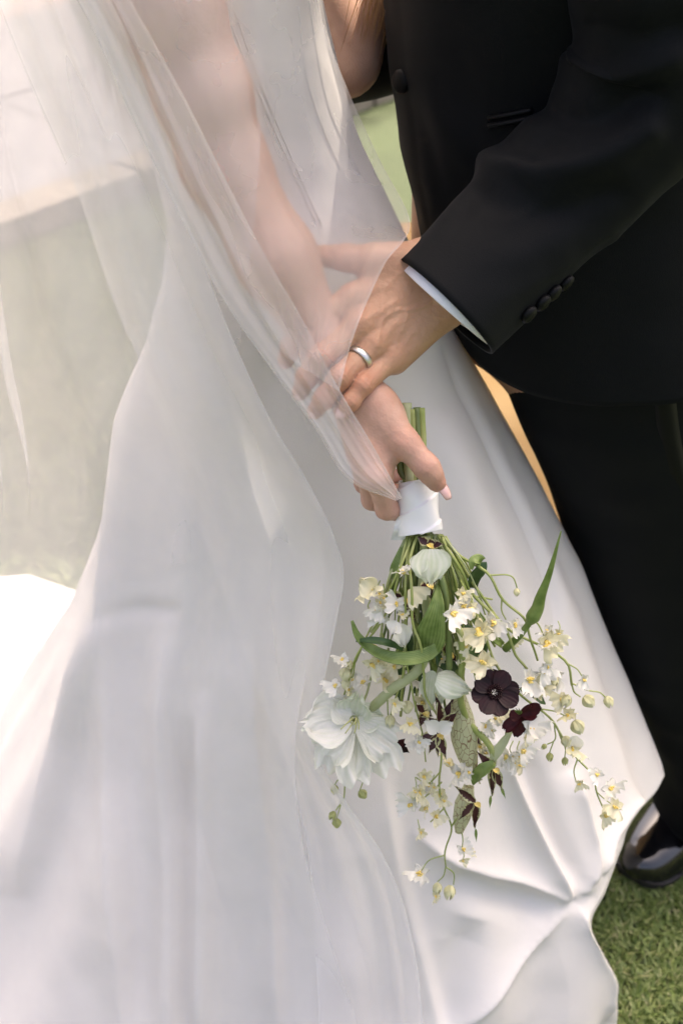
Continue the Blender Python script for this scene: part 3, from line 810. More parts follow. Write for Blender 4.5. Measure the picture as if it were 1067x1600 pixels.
parts = [((-.05, 1.30, .95), (-.06, 1.30, 1.05), .10, .08, .03, None), ((-.06, 1.30, 1.05), (-.13, 1.30, 1.25), .08, .085, .03, None),
         ((-.15, 1.19, 1.38), (-.15, 1.41, 1.38), .052, .052, .05, None), ((-.13, 1.30, 1.25), (-.15, 1.30, 1.40), .085, .06, .03, None),
         ((-.145, 1.30, 1.40), (-.125, 1.30, 1.52), .048, .045, .02, None),
         ((-.12, 1.30, 1.60), (-.12, 1.30, 1.655), .072, .082, .02, None), ((-.075, 1.31, 1.585), (-.07, 1.31, 1.545), .045, .03, .03, None),
         ((-.03, 1.315, 1.60), (-.022, 1.315, 1.582), .007, .010, .010, None),
         ((-.12, 1.225, 1.61), (-.115, 1.223, 1.595), .012, .009, .006, None), ((-.12, 1.375, 1.61), (-.115, 1.377, 1.595), .012, .009, .006, None),
         ((-.15, 1.43, 1.385), tuple(lel), .045, .036, .03, None), (tuple(lel), (.09, 1.60, 1.30), .034, .026, .02, None),
         ((.09, 1.60, 1.30), (.15, 1.64, 1.36), .026, .018, .015, None),
         ((-.05, 1.22, .95), (-.05, 1.22, .45), .08, .055, .04, None), ((-.05, 1.22, .45), (-.06, 1.22, .09), .052, .032, .03, None), ((-.06, 1.22, .07), (.10, 1.22, .035), .03, .022, .02, None),
         ((-.05, 1.38, .95), (-.05, 1.38, .45), .08, .055, .04, None), ((-.05, 1.38, .45), (-.06, 1.38, .09), .052, .032, .03, None), ((-.06, 1.38, .07), (.10, 1.38, .035), .03, .022, .02, None)]
tV, tQ = torso_field(.008, parts)
bbody = mesh_obj('body', np.concatenate([aV, tV]), np.concatenate([aQ, tQ + len(aV)]), M['skin_bride'], bride)
at = bbody.data.attributes.new('flush', 'FLOAT', 'POINT')
at.data.foreach_set('value', np.concatenate([afl, np.zeros(len(tV))]).astype(np.float32))
c, r = bthumb
ax = c[3] - c[2]; nr = -FW * .25 + np.array([1.0, 0, 0]) * .75 - UP * .45
nail(bbody, c[3] + .0066 * (nr / np.linalg.norm(nr)) + ax / np.linalg.norm(ax) * .0055, ax, nr, .0155, .0105)

# --- gown: bodice
def ell_loft(name, Z, Lx, Rx, Yc, ry, nz, na, disp=None, parent=None, expo=2.2, mat_=None, solid=.002, post=None):
    z = np.linspace(Z[0], Z[-1], nz) if Z[0] < Z[-1] else np.linspace(Z[0], Z[-1], nz)
    zi = np.array(Z); order = np.argsort(zi)
    f = lambda y: np.interp(z, zi[order], np.array(y)[order])
    def smooth(y):
        k = max(3, nz // 40) | 1; pad = k // 2
        return np.convolve(np.pad(y, pad, mode='reflect', reflect_type='odd'), np.ones(k) / k, 'valid')
    L_, R_, Y_, ry_ = smooth(f(Lx)), smooth(f(Rx)), smooth(f(Yc)), smooth(f(ry))
    a = np.linspace(0, 2 * np.pi, na, endpoint=False)
    cs = np.sign(np.cos(a)) * np.abs(np.cos(a)) ** (2 / expo); sn = np.sign(np.sin(a)) * np.abs(np.sin(a)) ** (2 / expo)
    V = np.zeros((nz, na, 3))
    V[..., 0] = ((L_ + R_) / 2)[:, None] + cs[None] * ((R_ - L_) / 2)[:, None]
    V[..., 1] = Y_[:, None] - sn[None] * ry_[:, None]
    V[..., 2] = z[:, None]
    D = np.zeros((nz, na, 3)); D[..., 0] = cs; D[..., 1] = -sn
    D /= np.linalg.norm(D, axis=-1)[..., None]
    if disp is not None:
        V = V + D * disp(V.reshape(-1, 3), D.reshape(-1, 3)).reshape(nz, na)[..., None]
    q = V.reshape(-1, 3)
    if post: q = post(q)
    o = mesh_obj(name, q, grid_faces(nz, na, True)[:, ::-1], mat_, parent)
    if solid:
        md = o.modifiers.new('t', 'SOLIDIFY'); md.thickness = solid; md.offset = -1
    return o
def pix_lines(lines, V, D, only_front=True):
    """real folds along the cloth: each is drawn as a line over the surface (pts, width, height, kind)"""
    px, py, d = proj(V); out = np.zeros(len(V))
    fr = np.clip(-(D @ FW) * 3 + .3, 0, 1) if only_front else 1
    for pts, wd, amp, kind in lines:
        c = catmull(np.array([(x, y, 0) for x, y in pts], float), 90)[:, :2]
        lo = c.min(0) - wd * 4; hi = c.max(0) + wd * 4
        m = (px > lo[0]) & (px < hi[0]) & (py > lo[1]) & (py < hi[1])
        if not m.any(): continue
        dx = px[m][:, None] - c[None, :, 0]; dy = py[m][:, None] - c[None, :, 1]
        r2 = dx * dx + dy * dy; i = r2.argmin(1); r = np.sqrt(r2[np.arange(len(i)), i])
        T = np.gradient(c, axis=0); T /= np.linalg.norm(T, axis=1)[:, None]
        sgn = T[i, 0] * dy[np.arange(len(i)), i] - T[i, 1] * dx[np.arange(len(i)), i]
        t = i / 89.0; fade = np.clip(np.minimum(t, 1 - t) * 6, 0, 1) ** .7
        P0 = np.stack([px[m], py[m]], -1); best = r.copy()
        for o_ in (-1, 0):
            k0 = np.clip(i + o_, 0, 88); A0 = c[k0]; AB = c[k0 + 1] - A0
            tt = np.clip(((P0 - A0) * AB).sum(1) / ((AB * AB).sum(1) + 1e-9), 0, 1)
            dd = np.linalg.norm(P0 - A0 - AB * tt[:, None], axis=1)
            up_ = dd < best; best = np.where(up_, dd, best)
            sgn = np.where(up_, AB[:, 0] * (P0 - A0)[:, 1] - AB[:, 1] * (P0 - A0)[:, 0], sgn); t = np.where(up_, (k0 + tt) / 89.0, t)
        fade = np.clip(np.minimum(t, 1 - t) * 6, 0, 1) ** .7
        s = np.sign(sgn) * best
        if kind == 'ridge': v = np.exp(-(s / wd) ** 2)
        elif kind == 'step':     # a pleat: sharp rise on one side, long fall on the other
            v = np.where(s > 0, np.exp(-s / wd), np.exp(-(s / (wd * .36)) ** 2))
        elif kind == 'edge':     # sharp creased ridge
            v = np.exp(-np.abs(s) / wd)
        # full width fade for far ends
        out[m] += amp * v * fade
    return out * fr
# --- skirt
def skirt_disp(V, D):
    z = V[:, 2]; a = np.arctan2(-D[:, 1], D[:, 0])
    low = np.clip((1.0 - z) / .9, 0, 1)
    n = low ** 1.3 * (.010 * np.sin(a * 9 + 1.3 + 1.5 * np.sin(z * 3)) + .008 * np.sin(a * 17 + 2 * z) + .012 * vnoise(np.stack([a * 3.2, z * 2.2, z * 0], -1)))
    lines = [
        ([(252, 450), (226, 600), (203, 780), (187, 950), (187, 1180), (193, 1400), (200, 1650)], 46, .026, 'step'),
        ([(186, 948), (230, 956), (285, 955)], 14, -.008, 'ridge'),
        ([(180, 955), (150, 1060), (95, 1220), (30, 1400)], 50, .022, 'step'),
        ([(262, 990), (264, 1200), (272, 1400), (270, 1650)], 20, 0.0153, 'ridge'),
        ([(318, 1080), (322, 1300), (316, 1650)], 16, 0.0136, 'ridge'),
        ([(293, 1120), (294, 1300), (294, 1650)], 10, -0.0102, 'ridge'),
        ([(395, 1000), (410, 1200), (425, 1400), (432, 1650)], 26, 0.017, 'step'),
        ([(430, 520), (400, 720), (370, 900), (350, 1050)], 40, -.008, 'ridge'),
        ([(590, 1190), (612, 1320), (650, 1480), (690, 1650)], 40, .009, 'step'),
        ([(690, 535), (768, 706), (835, 850), (868, 960), (868, 1010)], 26, -.010, 'step'),
        ([(700, 640), (745, 800), (800, 950), (840, 1080)], 40, .010, 'ridge'),
        ([(770, 1150), (800, 1225), (845, 1320), (886, 1402)], 14, .020, 'edge'),
        ([(815, 1170), (848, 1270), (880, 1350), (900, 1385)], 16, -.013, 'ridge'),
        ([(640, 1290), (720, 1335), (810, 1372), (884, 1402)], 15, .016, 'edge'),
        ([(690, 1350), (780, 1395), (860, 1420)], 26, -.012, 'ridge'),
        ([(890, 1405), (840, 1460), (780, 1515), (720, 1570), (600, 1660)], 18, .013, 'edge'),
        ([(900, 1390), (915, 1340), (905, 1270), (885, 1200)], 13, .015, 'edge'),
        ([(930, 1360), (960, 1290), (1000, 1240)], 11, .012, 'edge'),
        ([(892, 1410), (915, 1450), (945, 1500), (950, 1600)], 12, .014, 'edge'),
        ([(730, 1420), (700, 1520), (690, 1650)], 30, -.010, 'ridge'),
        ([(560, 1330), (590, 1450), (600, 1650)], 30, -.010, 'ridge'),
    ]
    n = n + pix_lines(lines, V, D)
    cr = np.clip((.45 - z) / .3, 0, 1)
    n = n + low * (.0015 * vnoise(V * 30)) + cr * (.006 * (1 - np.abs(vnoise(V * np.array([11, 9, 7.]) + 3))) ** 3)
    return n
def trim_right(V):
    # gather the hem on the right: the cloth is drawn in to the crumpled line it makes on the grass
    px, py, d = proj(V)
    tb_ = catmull(np.array([(y, x, 0) for y, x in zip([1150, 1205, 1235, 1280, 1350, 1395, 1443, 1490, 1530, 1600, 1800], [1090, 1042, 1026, 986, 960, 943, 921, 938, 960, 962, 958])], float), 300)
    lim = np.interp(py, tb_[:, 0], tb_[:, 1]) + 1.5 * vnoise(np.stack([py / 22, py * 0, py * 0], -1))
    ex = np.clip(px - lim, 0, None)
    new = np.where((ex > 0) & (py > 1150), lim + 0.04 * ex - px, 0)
    V = V.copy(); V[:, 0] += new * d / FPX
    return V
ZS  = [1.36, 1.30, 1.225, 1.15, 1.09, 1.027, .909, .841, .712, .598, .50, .40, .30, .20, .12, .05, .012]
LX  = [-.265, -.26, -.235, -.20, -.178, -.167, -.186, -.208, -.243, -.286, -.325, -.385, -.44, -.49, -.54, -.58, -.60]
RX  = [-.05, -.024, -.017, .001, .018, .048, .103, .142, .214, .270, .308, .350, .392, .385, .38, .385, .395]
YC  = [1.30, 1.30, 1.30, 1.30, 1.30, 1.30, 1.30, 1.30, 1.29, 1.285, 1.28, 1.275, 1.27, 1.26, 1.25, 1.24, 1.23]
RY  = [.13, .140, .138, .132, .131, .148, .175, .190, .220, .25, .285, .325, .365, .41, .445, .47, .485]
skirt = ell_loft('gown', ZS, LX, RX, YC, RY, 440, 900, skirt_disp, bride, 2.15, M['satin'], post=trim_right, solid=0)
skirt['label'] = 'ivory satin gown with a fitted seamed bodice and full skirt'
gb_ = bvh_of([skirt])
for pts in ([(466, 10), (470, 44), (475, 101), (485, 145), (505, 203), (529, 257), (560, 318)], [(482, 0), (487, 34), (499, 108), (516, 176), (543, 236), (576, 297)],
            [(505, 40), (512, 74), (527, 128), (539, 176), (552, 215)], [(368, 20), (384, 68), (401, 115), (451, 236), (502, 351)], [(362, 40), (374, 71), (414, 169), (492, 345)]):
    q = []
    for x, y in catmull(np.array([(x, y, 0) for x, y in pts], float), 40)[:, :2]:
        h_, n_ = hit(gb_, x, y)
        if h_ is not None: q.append(h_ + (n_ if n_ @ FW < 0 else -n_) * .0003)
    V, F = tube_data(np.array(q), .0007, 6); mesh_obj('boning_seam', V, F, M['satin'], skirt)
# far skirt layer beside the trousers; warm sunlight on it painted as tan
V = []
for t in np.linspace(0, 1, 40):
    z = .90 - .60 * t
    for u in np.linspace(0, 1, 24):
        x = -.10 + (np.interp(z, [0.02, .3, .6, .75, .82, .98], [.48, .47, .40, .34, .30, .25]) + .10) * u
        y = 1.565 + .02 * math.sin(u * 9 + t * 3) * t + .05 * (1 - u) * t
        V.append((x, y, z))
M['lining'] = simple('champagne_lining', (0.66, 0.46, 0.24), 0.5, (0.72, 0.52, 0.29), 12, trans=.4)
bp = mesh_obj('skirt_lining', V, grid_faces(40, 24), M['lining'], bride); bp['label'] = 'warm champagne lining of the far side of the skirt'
# --- train lying on the lawn to the left, in the sun
def train():
    n, m_ = 120, 120; V = np.zeros((n, m_, 3))
    for i, t in enumerate(np.linspace(0, 1, n)):
        for j, u in enumerate(np.linspace(0, 1, m_)):
            # t runs away from the body (to -x), u from far edge to near edge
            x = -.22 - 1.15 * t; yf = np.interp(t, [0, .15, .3, .6, 1], [1.55, 1.93, 2.02, 1.98, 1.80]); yn = np.interp(t, [0, .4, 1], [.80, .72, .95])
            y = yf + (yn - yf) * u
            V[i, j] = (x, y, 0)
    q = V.reshape(-1, 3); t = np.repeat(np.linspace(0, 1, n), m_); u = np.tile(np.linspace(0, 1, m_), n)
    edge = np.clip(np.minimum(np.minimum(u, 1 - u) * 14, (1 - t) * 10), 0, 1)
    q[:, 2] = .010 + edge * (.035 + .05 * (1 - t) + .022 * vnoise(np.stack([t * 4, u * 9, t * 0], -1)) + .010 * vnoise(np.stack([t * 8, u * 20, t * 0 + 3], -1)))
    q[:, 1] += .03 * vnoise(np.stack([t * 6, u * 2, t * 0 + 7], -1))
    return q, grid_faces(n, m_)
tq, tf = train()
trn = mesh_obj('train', tq, tf[:, ::-1], M['satin'], bride); trn['label'] = 'sunlit satin train spread on the grass'

#--HAIR--
M['hair'] = simple('chestnut_hair', (0.34, 0.20, 0.09), 0.35, (0.52, 0.33, 0.16), 30, trans=.5)
hm = MB()
def strand(p0, mid, p1, r, jit):
    a = [np.array(p) + RNG.normal(0, jit, 3) * k for p, k in ((p0, .6), (mid, 1), (p1, 1))]
    n = 14; c = catmull([a[0], a[0] * .4 + a[1] * .6 + RNG.normal(0, jit, 3) * .5, a[1], a[1] * .5 + a[2] * .5 + RNG.normal(0, jit, 3) * .6, a[2]], n)
    hm.tube(c, r * np.sin(np.linspace(.5, np.pi, n)) ** .6 + .00008, 3)
root = (-.19, 1.30, 1.62)
for k in range(700):      # long hair down the back
    y = RNG.uniform(1.29, 1.40)
    strand((-.18 + RNG.normal(0, .03), y, 1.60), (-.205 + RNG.normal(0, .016), y - .01, 1.36), (-.180 + RNG.normal(0, .016), y - .03, RNG.uniform(1.10, 1.26)), RNG.uniform(.0003, .0006), .012)
for k in range(110):       # wisps falling forward past the far cheek
    strand((-.03 + RNG.normal(0, .02), 1.42, 1.56), (.065 + RNG.normal(0, .010), 1.43, 1.36), (.030 + RNG.normal(0, .012), 1.395, RNG.uniform(1.15, 1.24)), RNG.uniform(.0005, .0011), .008)
# cap of hair over the skull
u = np.linspace(0, np.pi * .62, 24); v = np.linspace(0, 2 * np.pi, 48, endpoint=False); V = []
for a in u:
    for b in v:
        x = .108 * math.sin(a) * math.cos(b); y = .100 * math.sin(a) * math.sin(b); z = .105 * math.cos(a)
        V.append((-.128 + x * (.9 if x > 0 else 1.05), 1.30 + y, 1.645 + z + .004 * vnoise(np.array([b * 5, a * 2, 0]))))
hm.add(V, [tuple(f) for f in grid_faces(24, 48, True)])
hm.build('hair', M['hair'], bride)
M['hair_dark'] = simple('dark_hair', (0.03, 0.018, 0.010), 0.4, (0.05, 0.03, 0.016), 30)
V = []
for a in np.linspace(0, np.pi * .55, 20):
    for b in v:
        V.append((.235 + .108 * math.sin(a) * math.cos(b) + .01, 1.42 + .097 * math.sin(a) * math.sin(b), 1.725 + .10 * math.cos(a) + .004 * vnoise(np.array([b * 5, a * 2, 0]))))
mesh_obj('hair', V, grid_faces(20, 48, True), M['hair_dark'], groom)
# simple facial features (out of the frame)
M['eye'] = simple('eye', (0.05, 0.04, 0.03), 0.1); M['lip'] = simple('lip', (0.45, 0.16, 0.13), 0.4)
for root_, fx, yy, zz, sgn in ((bride, -.040, 1.312, 1.618, 1), (groom, .139, 1.42, 1.685, -1)):
    for s in (-1, 1):
        e = mesh_obj('eye', *button_mesh(.011, .008), M['eye'], root_)
        e.matrix_world = Matrix.Translation((fx + .0 * sgn, yy + s * .031, zz)) @ Matrix.Rotation(R(90) * sgn, 4, 'Y') @ Matrix.Diagonal((.5, 1, 1, 1))
    e = mesh_obj('mouth', *button_mesh(.022, .010), M['lip'], root_)
    e.matrix_world = Matrix.Translation((fx + .012 * sgn, yy, zz - .068)) @ Matrix.Rotation(R(90) * sgn, 4, 'Y') @ Matrix.Diagonal((.35, 1, 1, 1))

#--VEIL--
def tulle(name, alpha, warm=(0.94, 0.915, 0.905)):
    m, n, l, b = mat(name)
    df = n.new('ShaderNodeBsdfDiffuse'); df.inputs[0].default_value = (*warm, 1)
    tl = n.new('ShaderNodeBsdfTranslucent'); tl.inputs[0].default_value = (*warm, 1)
    m1 = n.new('ShaderNodeMixShader'); m1.inputs[0].default_value = 0.42
    l.new(df.outputs[0], m1.inputs[1]); l.new(tl.outputs[0], m1.inputs[2])
    tp = n.new('ShaderNodeBsdfTransparent'); mx = n.new('ShaderNodeMixShader')
    l.new(tp.outputs[0], mx.inputs[1]); l.new(m1.outputs[0], mx.inputs[2])
    t = noise(n, l, 14, 3, .5); r = n.new('ShaderNodeMapRange'); r.inputs[3].default_value = alpha * .85; r.inputs[4].default_value = alpha * 1.15
    l.new(t.outputs['Fac'], r.inputs[0]); l.new(r.outputs[0], mx.inputs[0])
    l.new(mx.outputs[0], n['Material Output'].inputs[0]); return m
M['tulle'] = tulle('white_tulle', .32)
M['hem'] = tulle('tulle_edge', .15)
M['tulle_dense'] = tulle('gathered_tulle', .52)
M['tulle_thin'] = tulle('fine_tulle', .27)
veil = empty('veil'); veil.parent = bride
veil['label'] = 'sheer white tulle veil in several loose layers'
obst = bvh_of([skirt, bbody, body])
TOCV = -FW
def veil_sheet(left, right, n, m_, gather, seed, clearance=.010, mat_='tulle', free=None, xf=.3, folds=None):
    """left, right: lists of (px, py, depth); gather: list of (count, amplitude)"""
    def curve(pts):
        pts = np.array([P(*q) for q in pts]); return catmull(pts, n)
    Lc, Rc = curve(left), curve(right)
    u = np.linspace(0, 1, m_); V = Lc[:, None] * (1 - u)[None, :, None] + Rc[:, None] * u[None, :, None]
    t = np.linspace(0, 1, n)
    for cnt, amp in gather:
        ph = vnoise(np.stack(np.broadcast_arrays(t[:, None] * 2.2, u[None] * 3.1, seed + cnt), -1)) * 1.6
        wv = np.sin(u[None] * cnt * 2 * np.pi + ph + seed) * (0.4 + .6 * (vnoise(np.stack(np.broadcast_arrays(t[:, None] * 1.5 + seed, u[None] * cnt * .7, seed * 1.0), -1)) * .5 + .5))
        V = V - FW * (amp * wv)[..., None] + np.array([1.0, 0, 0]) * (amp * xf * np.cos(u[None] * cnt * 2 * np.pi + ph + 1 + seed))[..., None] * np.minimum(1, 8 * np.minimum(u, 1 - u))[None, :, None]
    for u0, wf, af in (folds or []):
        x_ = (u[None] - u0 - .004 * np.sin(t[:, None] * 7 + u0 * 40)) / wf
        V = V + np.array([1.0, 0, 0]) * (-af * x_ * np.exp(-x_ * x_) * (.75 + .25 * vnoise(np.stack(np.broadcast_arrays(t[:, None] * 3, u0 * 50, seed), -1))))[..., None] * np.clip((.52 - t) * 8, 0, 1)[:, None, None] + TOCV * (af * .3 * np.exp(-x_ * x_) * np.clip((.52 - t) * 8, 0, 1)[:, None])[..., None]
    # keep the cloth in front of what it covers
    Dp = np.zeros((n, m_))
    for i in range(n):
        for j in range(m_):
            p = V[i, j]; d = p - CAM; dist = np.linalg.norm(d)
            loc, nr, k, hd = obst.ray_cast(Vector(CAM), Vector(d / dist))
            if loc is not None:
                Dp[i, j] = max(0, dist - (hd - clearance))
    # spread the push so that the cloth stretches over shapes
    for it in range(30):
        Q_ = Dp.copy()
        Q_[1:-1, 1:-1] = np.maximum(Dp[1:-1, 1:-1], .25 * (Dp[:-2, 1:-1] + Dp[2:, 1:-1] + Dp[1:-1, :-2] + Dp[1:-1, 2:]) * .995)
        Dp = Q_
    for it in range(6):
        Q_ = np.pad(Dp, 1, mode='edge'); Dp = .5 * Dp + .125 * (Q_[:-2, 1:-1] + Q_[2:, 1:-1] + Q_[1:-1, :-2] + Q_[1:-1, 2:])
    d = V - CAM; d /= np.linalg.norm(d, axis=-1)[..., None]
    V = V - d * Dp[..., None]
    return V
def veil_obj(V, name='veil_layer', hem='R', matn='tulle'):
    n, m_ = V.shape[:2]
    o = mesh_obj(name, V.reshape(-1, 3), grid_faces(n, m_), M[matn], veil)
    for h_ in hem:
        c = V[:, -1] if h_ == 'R' else V[:, 0]
        inn = V[:, -3] if h_ == 'R' else V[:, 2]
        wdir = inn - c; wdir /= np.linalg.norm(wdir, axis=1)[:, None] + 1e-9
        pts = np.concatenate([(c - FW * .0006)[:, None], (c + wdir * .0024 - FW * .0006)[:, None]], 1)
        mesh_obj('veil_edge', pts.reshape(-1, 3), grid_faces(n, 2), M['hem'], veil)
    return o
B_ = [(-40, -90, 1.10), (30, 90, 1.16), (120, 300, 1.24), (189, 500, 1.32), (226, 584, 1.33), (283, 752, 1.36), (346, 920, 1.38), (400, 1078, 1.40), (451, 1210, 1.42), (478, 1315, 1.44), (493, 1493, 1.48), (500, 1660, 1.50)]
A_ = [(150, -110, 1.02), (205, 0, 1.045), (290, 155, 1.075), (360, 295, 1.105), (415, 400, 1.13), (470, 495, 1.148), (535, 617, 1.163), (583, 697, 1.170), (627, 777, 1.178)]
A2 = [(40, -110, 1.05), (120, 0, 1.07), (205, 180, 1.10), (285, 345, 1.13), (350, 470, 1.15), (430, 585, 1.165), (494, 671, 1.175), (548, 752, 1.185), (619, 783, 1.182)]
C1 = [(110, -110, 1.11), (190, 60, 1.13), (280, 330, 1.16), (350, 520, 1.19), (415, 668, 1.21), (455, 735, 1.23), (500, 837, 1.25), (506, 900, 1.27), (490, 1000, 1.30), (462, 1150, 1.33), (470, 1300, 1.37), (520, 1480, 1.43), (580, 1660, 1.48)]
C_ = [(120, -110, 1.10), (200, 60, 1.12), (290, 330, 1.15), (360, 520, 1.18), (430, 668, 1.20), (471, 735, 1.215), (522, 837, 1.235), (537, 890, 1.25), (527, 965, 1.27), (506, 1070, 1.29), (496, 1180, 1.31), (535, 1245, 1.33), (600, 1340, 1.36), (650, 1500, 1.42), (665, 1660, 1.47)]
far_L = [(-260, -90, 1.18), (-240, 300, 1.40), (-230, 700, 1.70), (-240, 1100, 1.72), (-260, 1660, 1.70)]
D_ = [(110, -110, 1.08), (190, 20, 1.09), (270, 200, 1.115), (350, 370, 1.14), (400, 470, 1.155), (445, 555, 1.166)]
E_ = [(480, -110, 1.20), (500, 20, 1.24), (540, 132, 1.28), (590, 243, 1.29), (640, 345, 1.24), (628, 380, 1.19), (603, 410, 1.166), (583, 451, 1.160), (560, 505, 1.158), (545, 550, 1.158), (530, 612, 1.167)]
veil_obj(veil_sheet(far_L, C1, 130, 260, [(5, .012)], 1.0, xf=.55, folds=[(.405, .012, .036), (.455, .010, .028), (.35, .012, .03)]), hem='R')
veil_obj(veil_sheet(B_, C_, 130, 90, [(3, .005)], 4.0, .012), hem='RL', matn='tulle_dense')
veil_obj(veil_sheet(A2, A_, 90, 50, [(2, .003), (5, .0012)], 7.0, .008), hem='RL')
veil_obj(veil_sheet(D_, E_, 90, 70, [(3, .003), (8, .0010)], 9.0, .022), hem='R', matn='tulle_thin')
# the side of the veil that hangs behind the gown
veil_obj(veil_sheet([(-220, -90, 1.75), (-200, 400, 1.85), (-210, 800, 1.95), (-230, 1010, 2.0)], [(420, -90, 1.52), (400, 300, 1.57), (360, 640, 1.66), (330, 870, 1.78)], 100, 90, [(5, .016), (11, .006)], 12.0), hem='', matn='tulle_thin')
# ================================================================== BOUQUET
RNG = np.random.default_rng(21); random.seed(5)
bq = tag(empty('bridal_bouquet'), 'loose cascading bouquet of white orchids and dark cosmos tied with satin ribbon', 'bouquet')
def dB(py): return float(np.interp(py, [620, 740, 830, 1000, 1100, 1250, 1400], [1.207, 1.214, 1.222, 1.282, 1.318, 1.372, 1.43]))
def BP(px, py, off=0.0): return P(px, py, dB(py) - off)
def pxm(py): return dB(py) / FPX            # metres per pixel there
M['stem'] = simple('green_stem', (0.30, 0.37, 0.09), 0.45, (0.45, 0.49, 0.19), 40, trans=.15)
M['stem_dark'] = simple('dark_stem', (0.11, 0.16, 0.045), 0.45, (0.18, 0.23, 0.075), 40)
M['stem_pale'] = simple('pale_stem', (0.42, 0.48, 0.22), 0.45, (0.55, 0.58, 0.34), 40, trans=.2)
M['leaf'] = simple('leaf_green', (0.15, 0.25, 0.045), 0.38, (0.26, 0.36, 0.10), 25, trans=.25)
M['leaf_dark'] = simple('leaf_deep_green', (0.03, 0.085, 0.02), 0.35, (0.06, 0.13, 0.03), 25, trans=.15)
M['petal'] = simple('white_petal', (0.80, 0.79, 0.70), 0.55, (0.84, 0.83, 0.77), 60, trans=.3)
M['petal_cream'] = simple('cream_petal', (0.76, 0.72, 0.46), 0.55, (0.82, 0.79, 0.60), 60, trans=.3)
M['petal_green'] = simple('greenish_petal', (0.72, 0.78, 0.62), 0.5, (0.80, 0.83, 0.72), 30, trans=.3)
M['crest'] = simple('yellow_crest', (0.80, 0.56, 0.08), 0.5, (0.86, 0.74, 0.32), 300)
M['bud'] = simple('bud_cream', (0.66, 0.64, 0.36), 0.5, (0.78, 0.76, 0.52), 60, trans=.2)
M['bud_green'] = simple('bud_green', (0.42, 0.45, 0.16), 0.5, (0.55, 0.55, 0.24), 60, trans=.2)
M['maroon'] = simple('maroon_petal', (0.008, 0.001, 0.002), 0.5, (0.020, 0.002, 0.004), 120, spec=.25)
M['maroon_red'] = simple('maroon_red_petal', (0.040, 0.004, 0.007), 0.5, (0.07, 0.009, 0.012), 120, trans=.15, spec=.25)
M['ribbon'] = simple('ribbon_satin', (0.80, 0.79, 0.77), 0.3, sheen=.1, bumpd=.0002, bscale=40)
def veined(name, c1, c2, k, rough, trans, depth=.8):
    m, n, l, b = mat(name)
    at = n.new('ShaderNodeAttribute'); at.attribute_name = 'across'
    mu = n.new('ShaderNodeMath'); mu.operation = 'MULTIPLY'; mu.inputs[1].default_value = k; l.new(at.outputs['Fac'], mu.inputs[0])
    sn = n.new('ShaderNodeMath'); sn.operation = 'SINE'; l.new(mu.outputs[0], sn.inputs[0])
    t = noise(n, l, 90, 4); ad = n.new('ShaderNodeMath'); ad.operation = 'MULTIPLY_ADD'; ad.inputs[1].default_value = .11
    l.new(sn.outputs[0], ad.inputs[0]); l.new(t.outputs['Fac'], ad.inputs[2])
    r = ramp(n, l, ad.outputs[0], [(0.25, c1), (0.75, c2)]); l.new(r.outputs[0], b.inputs['Base Color'])
    b.inputs['Roughness'].default_value = rough; bump(n, l, ad.outputs[0], .5, .0006, b)
    tr = n.new('ShaderNodeBsdfTranslucent'); mx = n.new('ShaderNodeMixShader'); mx.inputs[0].default_value = trans
    l.new(r.outputs[0], tr.inputs[0]); l.new(b.outputs[0], mx.inputs[1]); l.new(tr.outputs[0], mx.inputs[2]); l.new(mx.outputs[0], n['Material Output'].inputs[0])
    return m
M['leaf'] = veined('leaf_green', (0.12, 0.20, 0.035), (0.30, 0.40, 0.12), 26, .4, .25)
M['leaf_dark'] = veined('leaf_deep_green', (0.025, 0.07, 0.018), (0.075, 0.15, 0.04), 26, .38, .15)
M['petal_big'] = veined('ribbed_white_petal', (0.74, 0.76, 0.66), (0.86, 0.85, 0.79), 34, .55, .35)
M['petal_green'] = veined('greenish_petal', (0.66, 0.72, 0.54), (0.84, 0.85, 0.75), 22, .5, .35)
def speckled():
    m, n, l, b = mat('speckled_petal')
    at = n.new('ShaderNodeAttribute'); at.attribute_name = 'edge'
    t = noise(n, l, 420, 2, .6); ad = n.new('ShaderNodeMath'); ad.operation = 'MULTIPLY_ADD'; ad.inputs[1].default_value = 1.1
    l.new(t.outputs['Fac'], ad.inputs[0]); l.new(at.outputs['Fac'], ad.inputs[2])
    r = ramp(n, l, ad.outputs[0], [(0.0, (0.045, 0.006, 0.010)), (0.88, (0.06, 0.010, 0.012)), (0.93, (0.55, 0.52, 0.26)), (1, (0.6, 0.6, 0.34))])
    r.color_ramp.elements[1].position = .72; r.color_ramp.elements[2].position = .80
    mp = n.new('ShaderNodeMath'); mp.operation = 'MULTIPLY'; mp.inputs[1].default_value = .62; l.new(ad.outputs[0], mp.inputs[0]); l.new(mp.outputs[0], r.inputs[0])
    l.new(r.outputs[0], b.inputs['Base Color']); b.inputs['Roughness'].default_value = .45; return m
M['speckle'] = speckled()
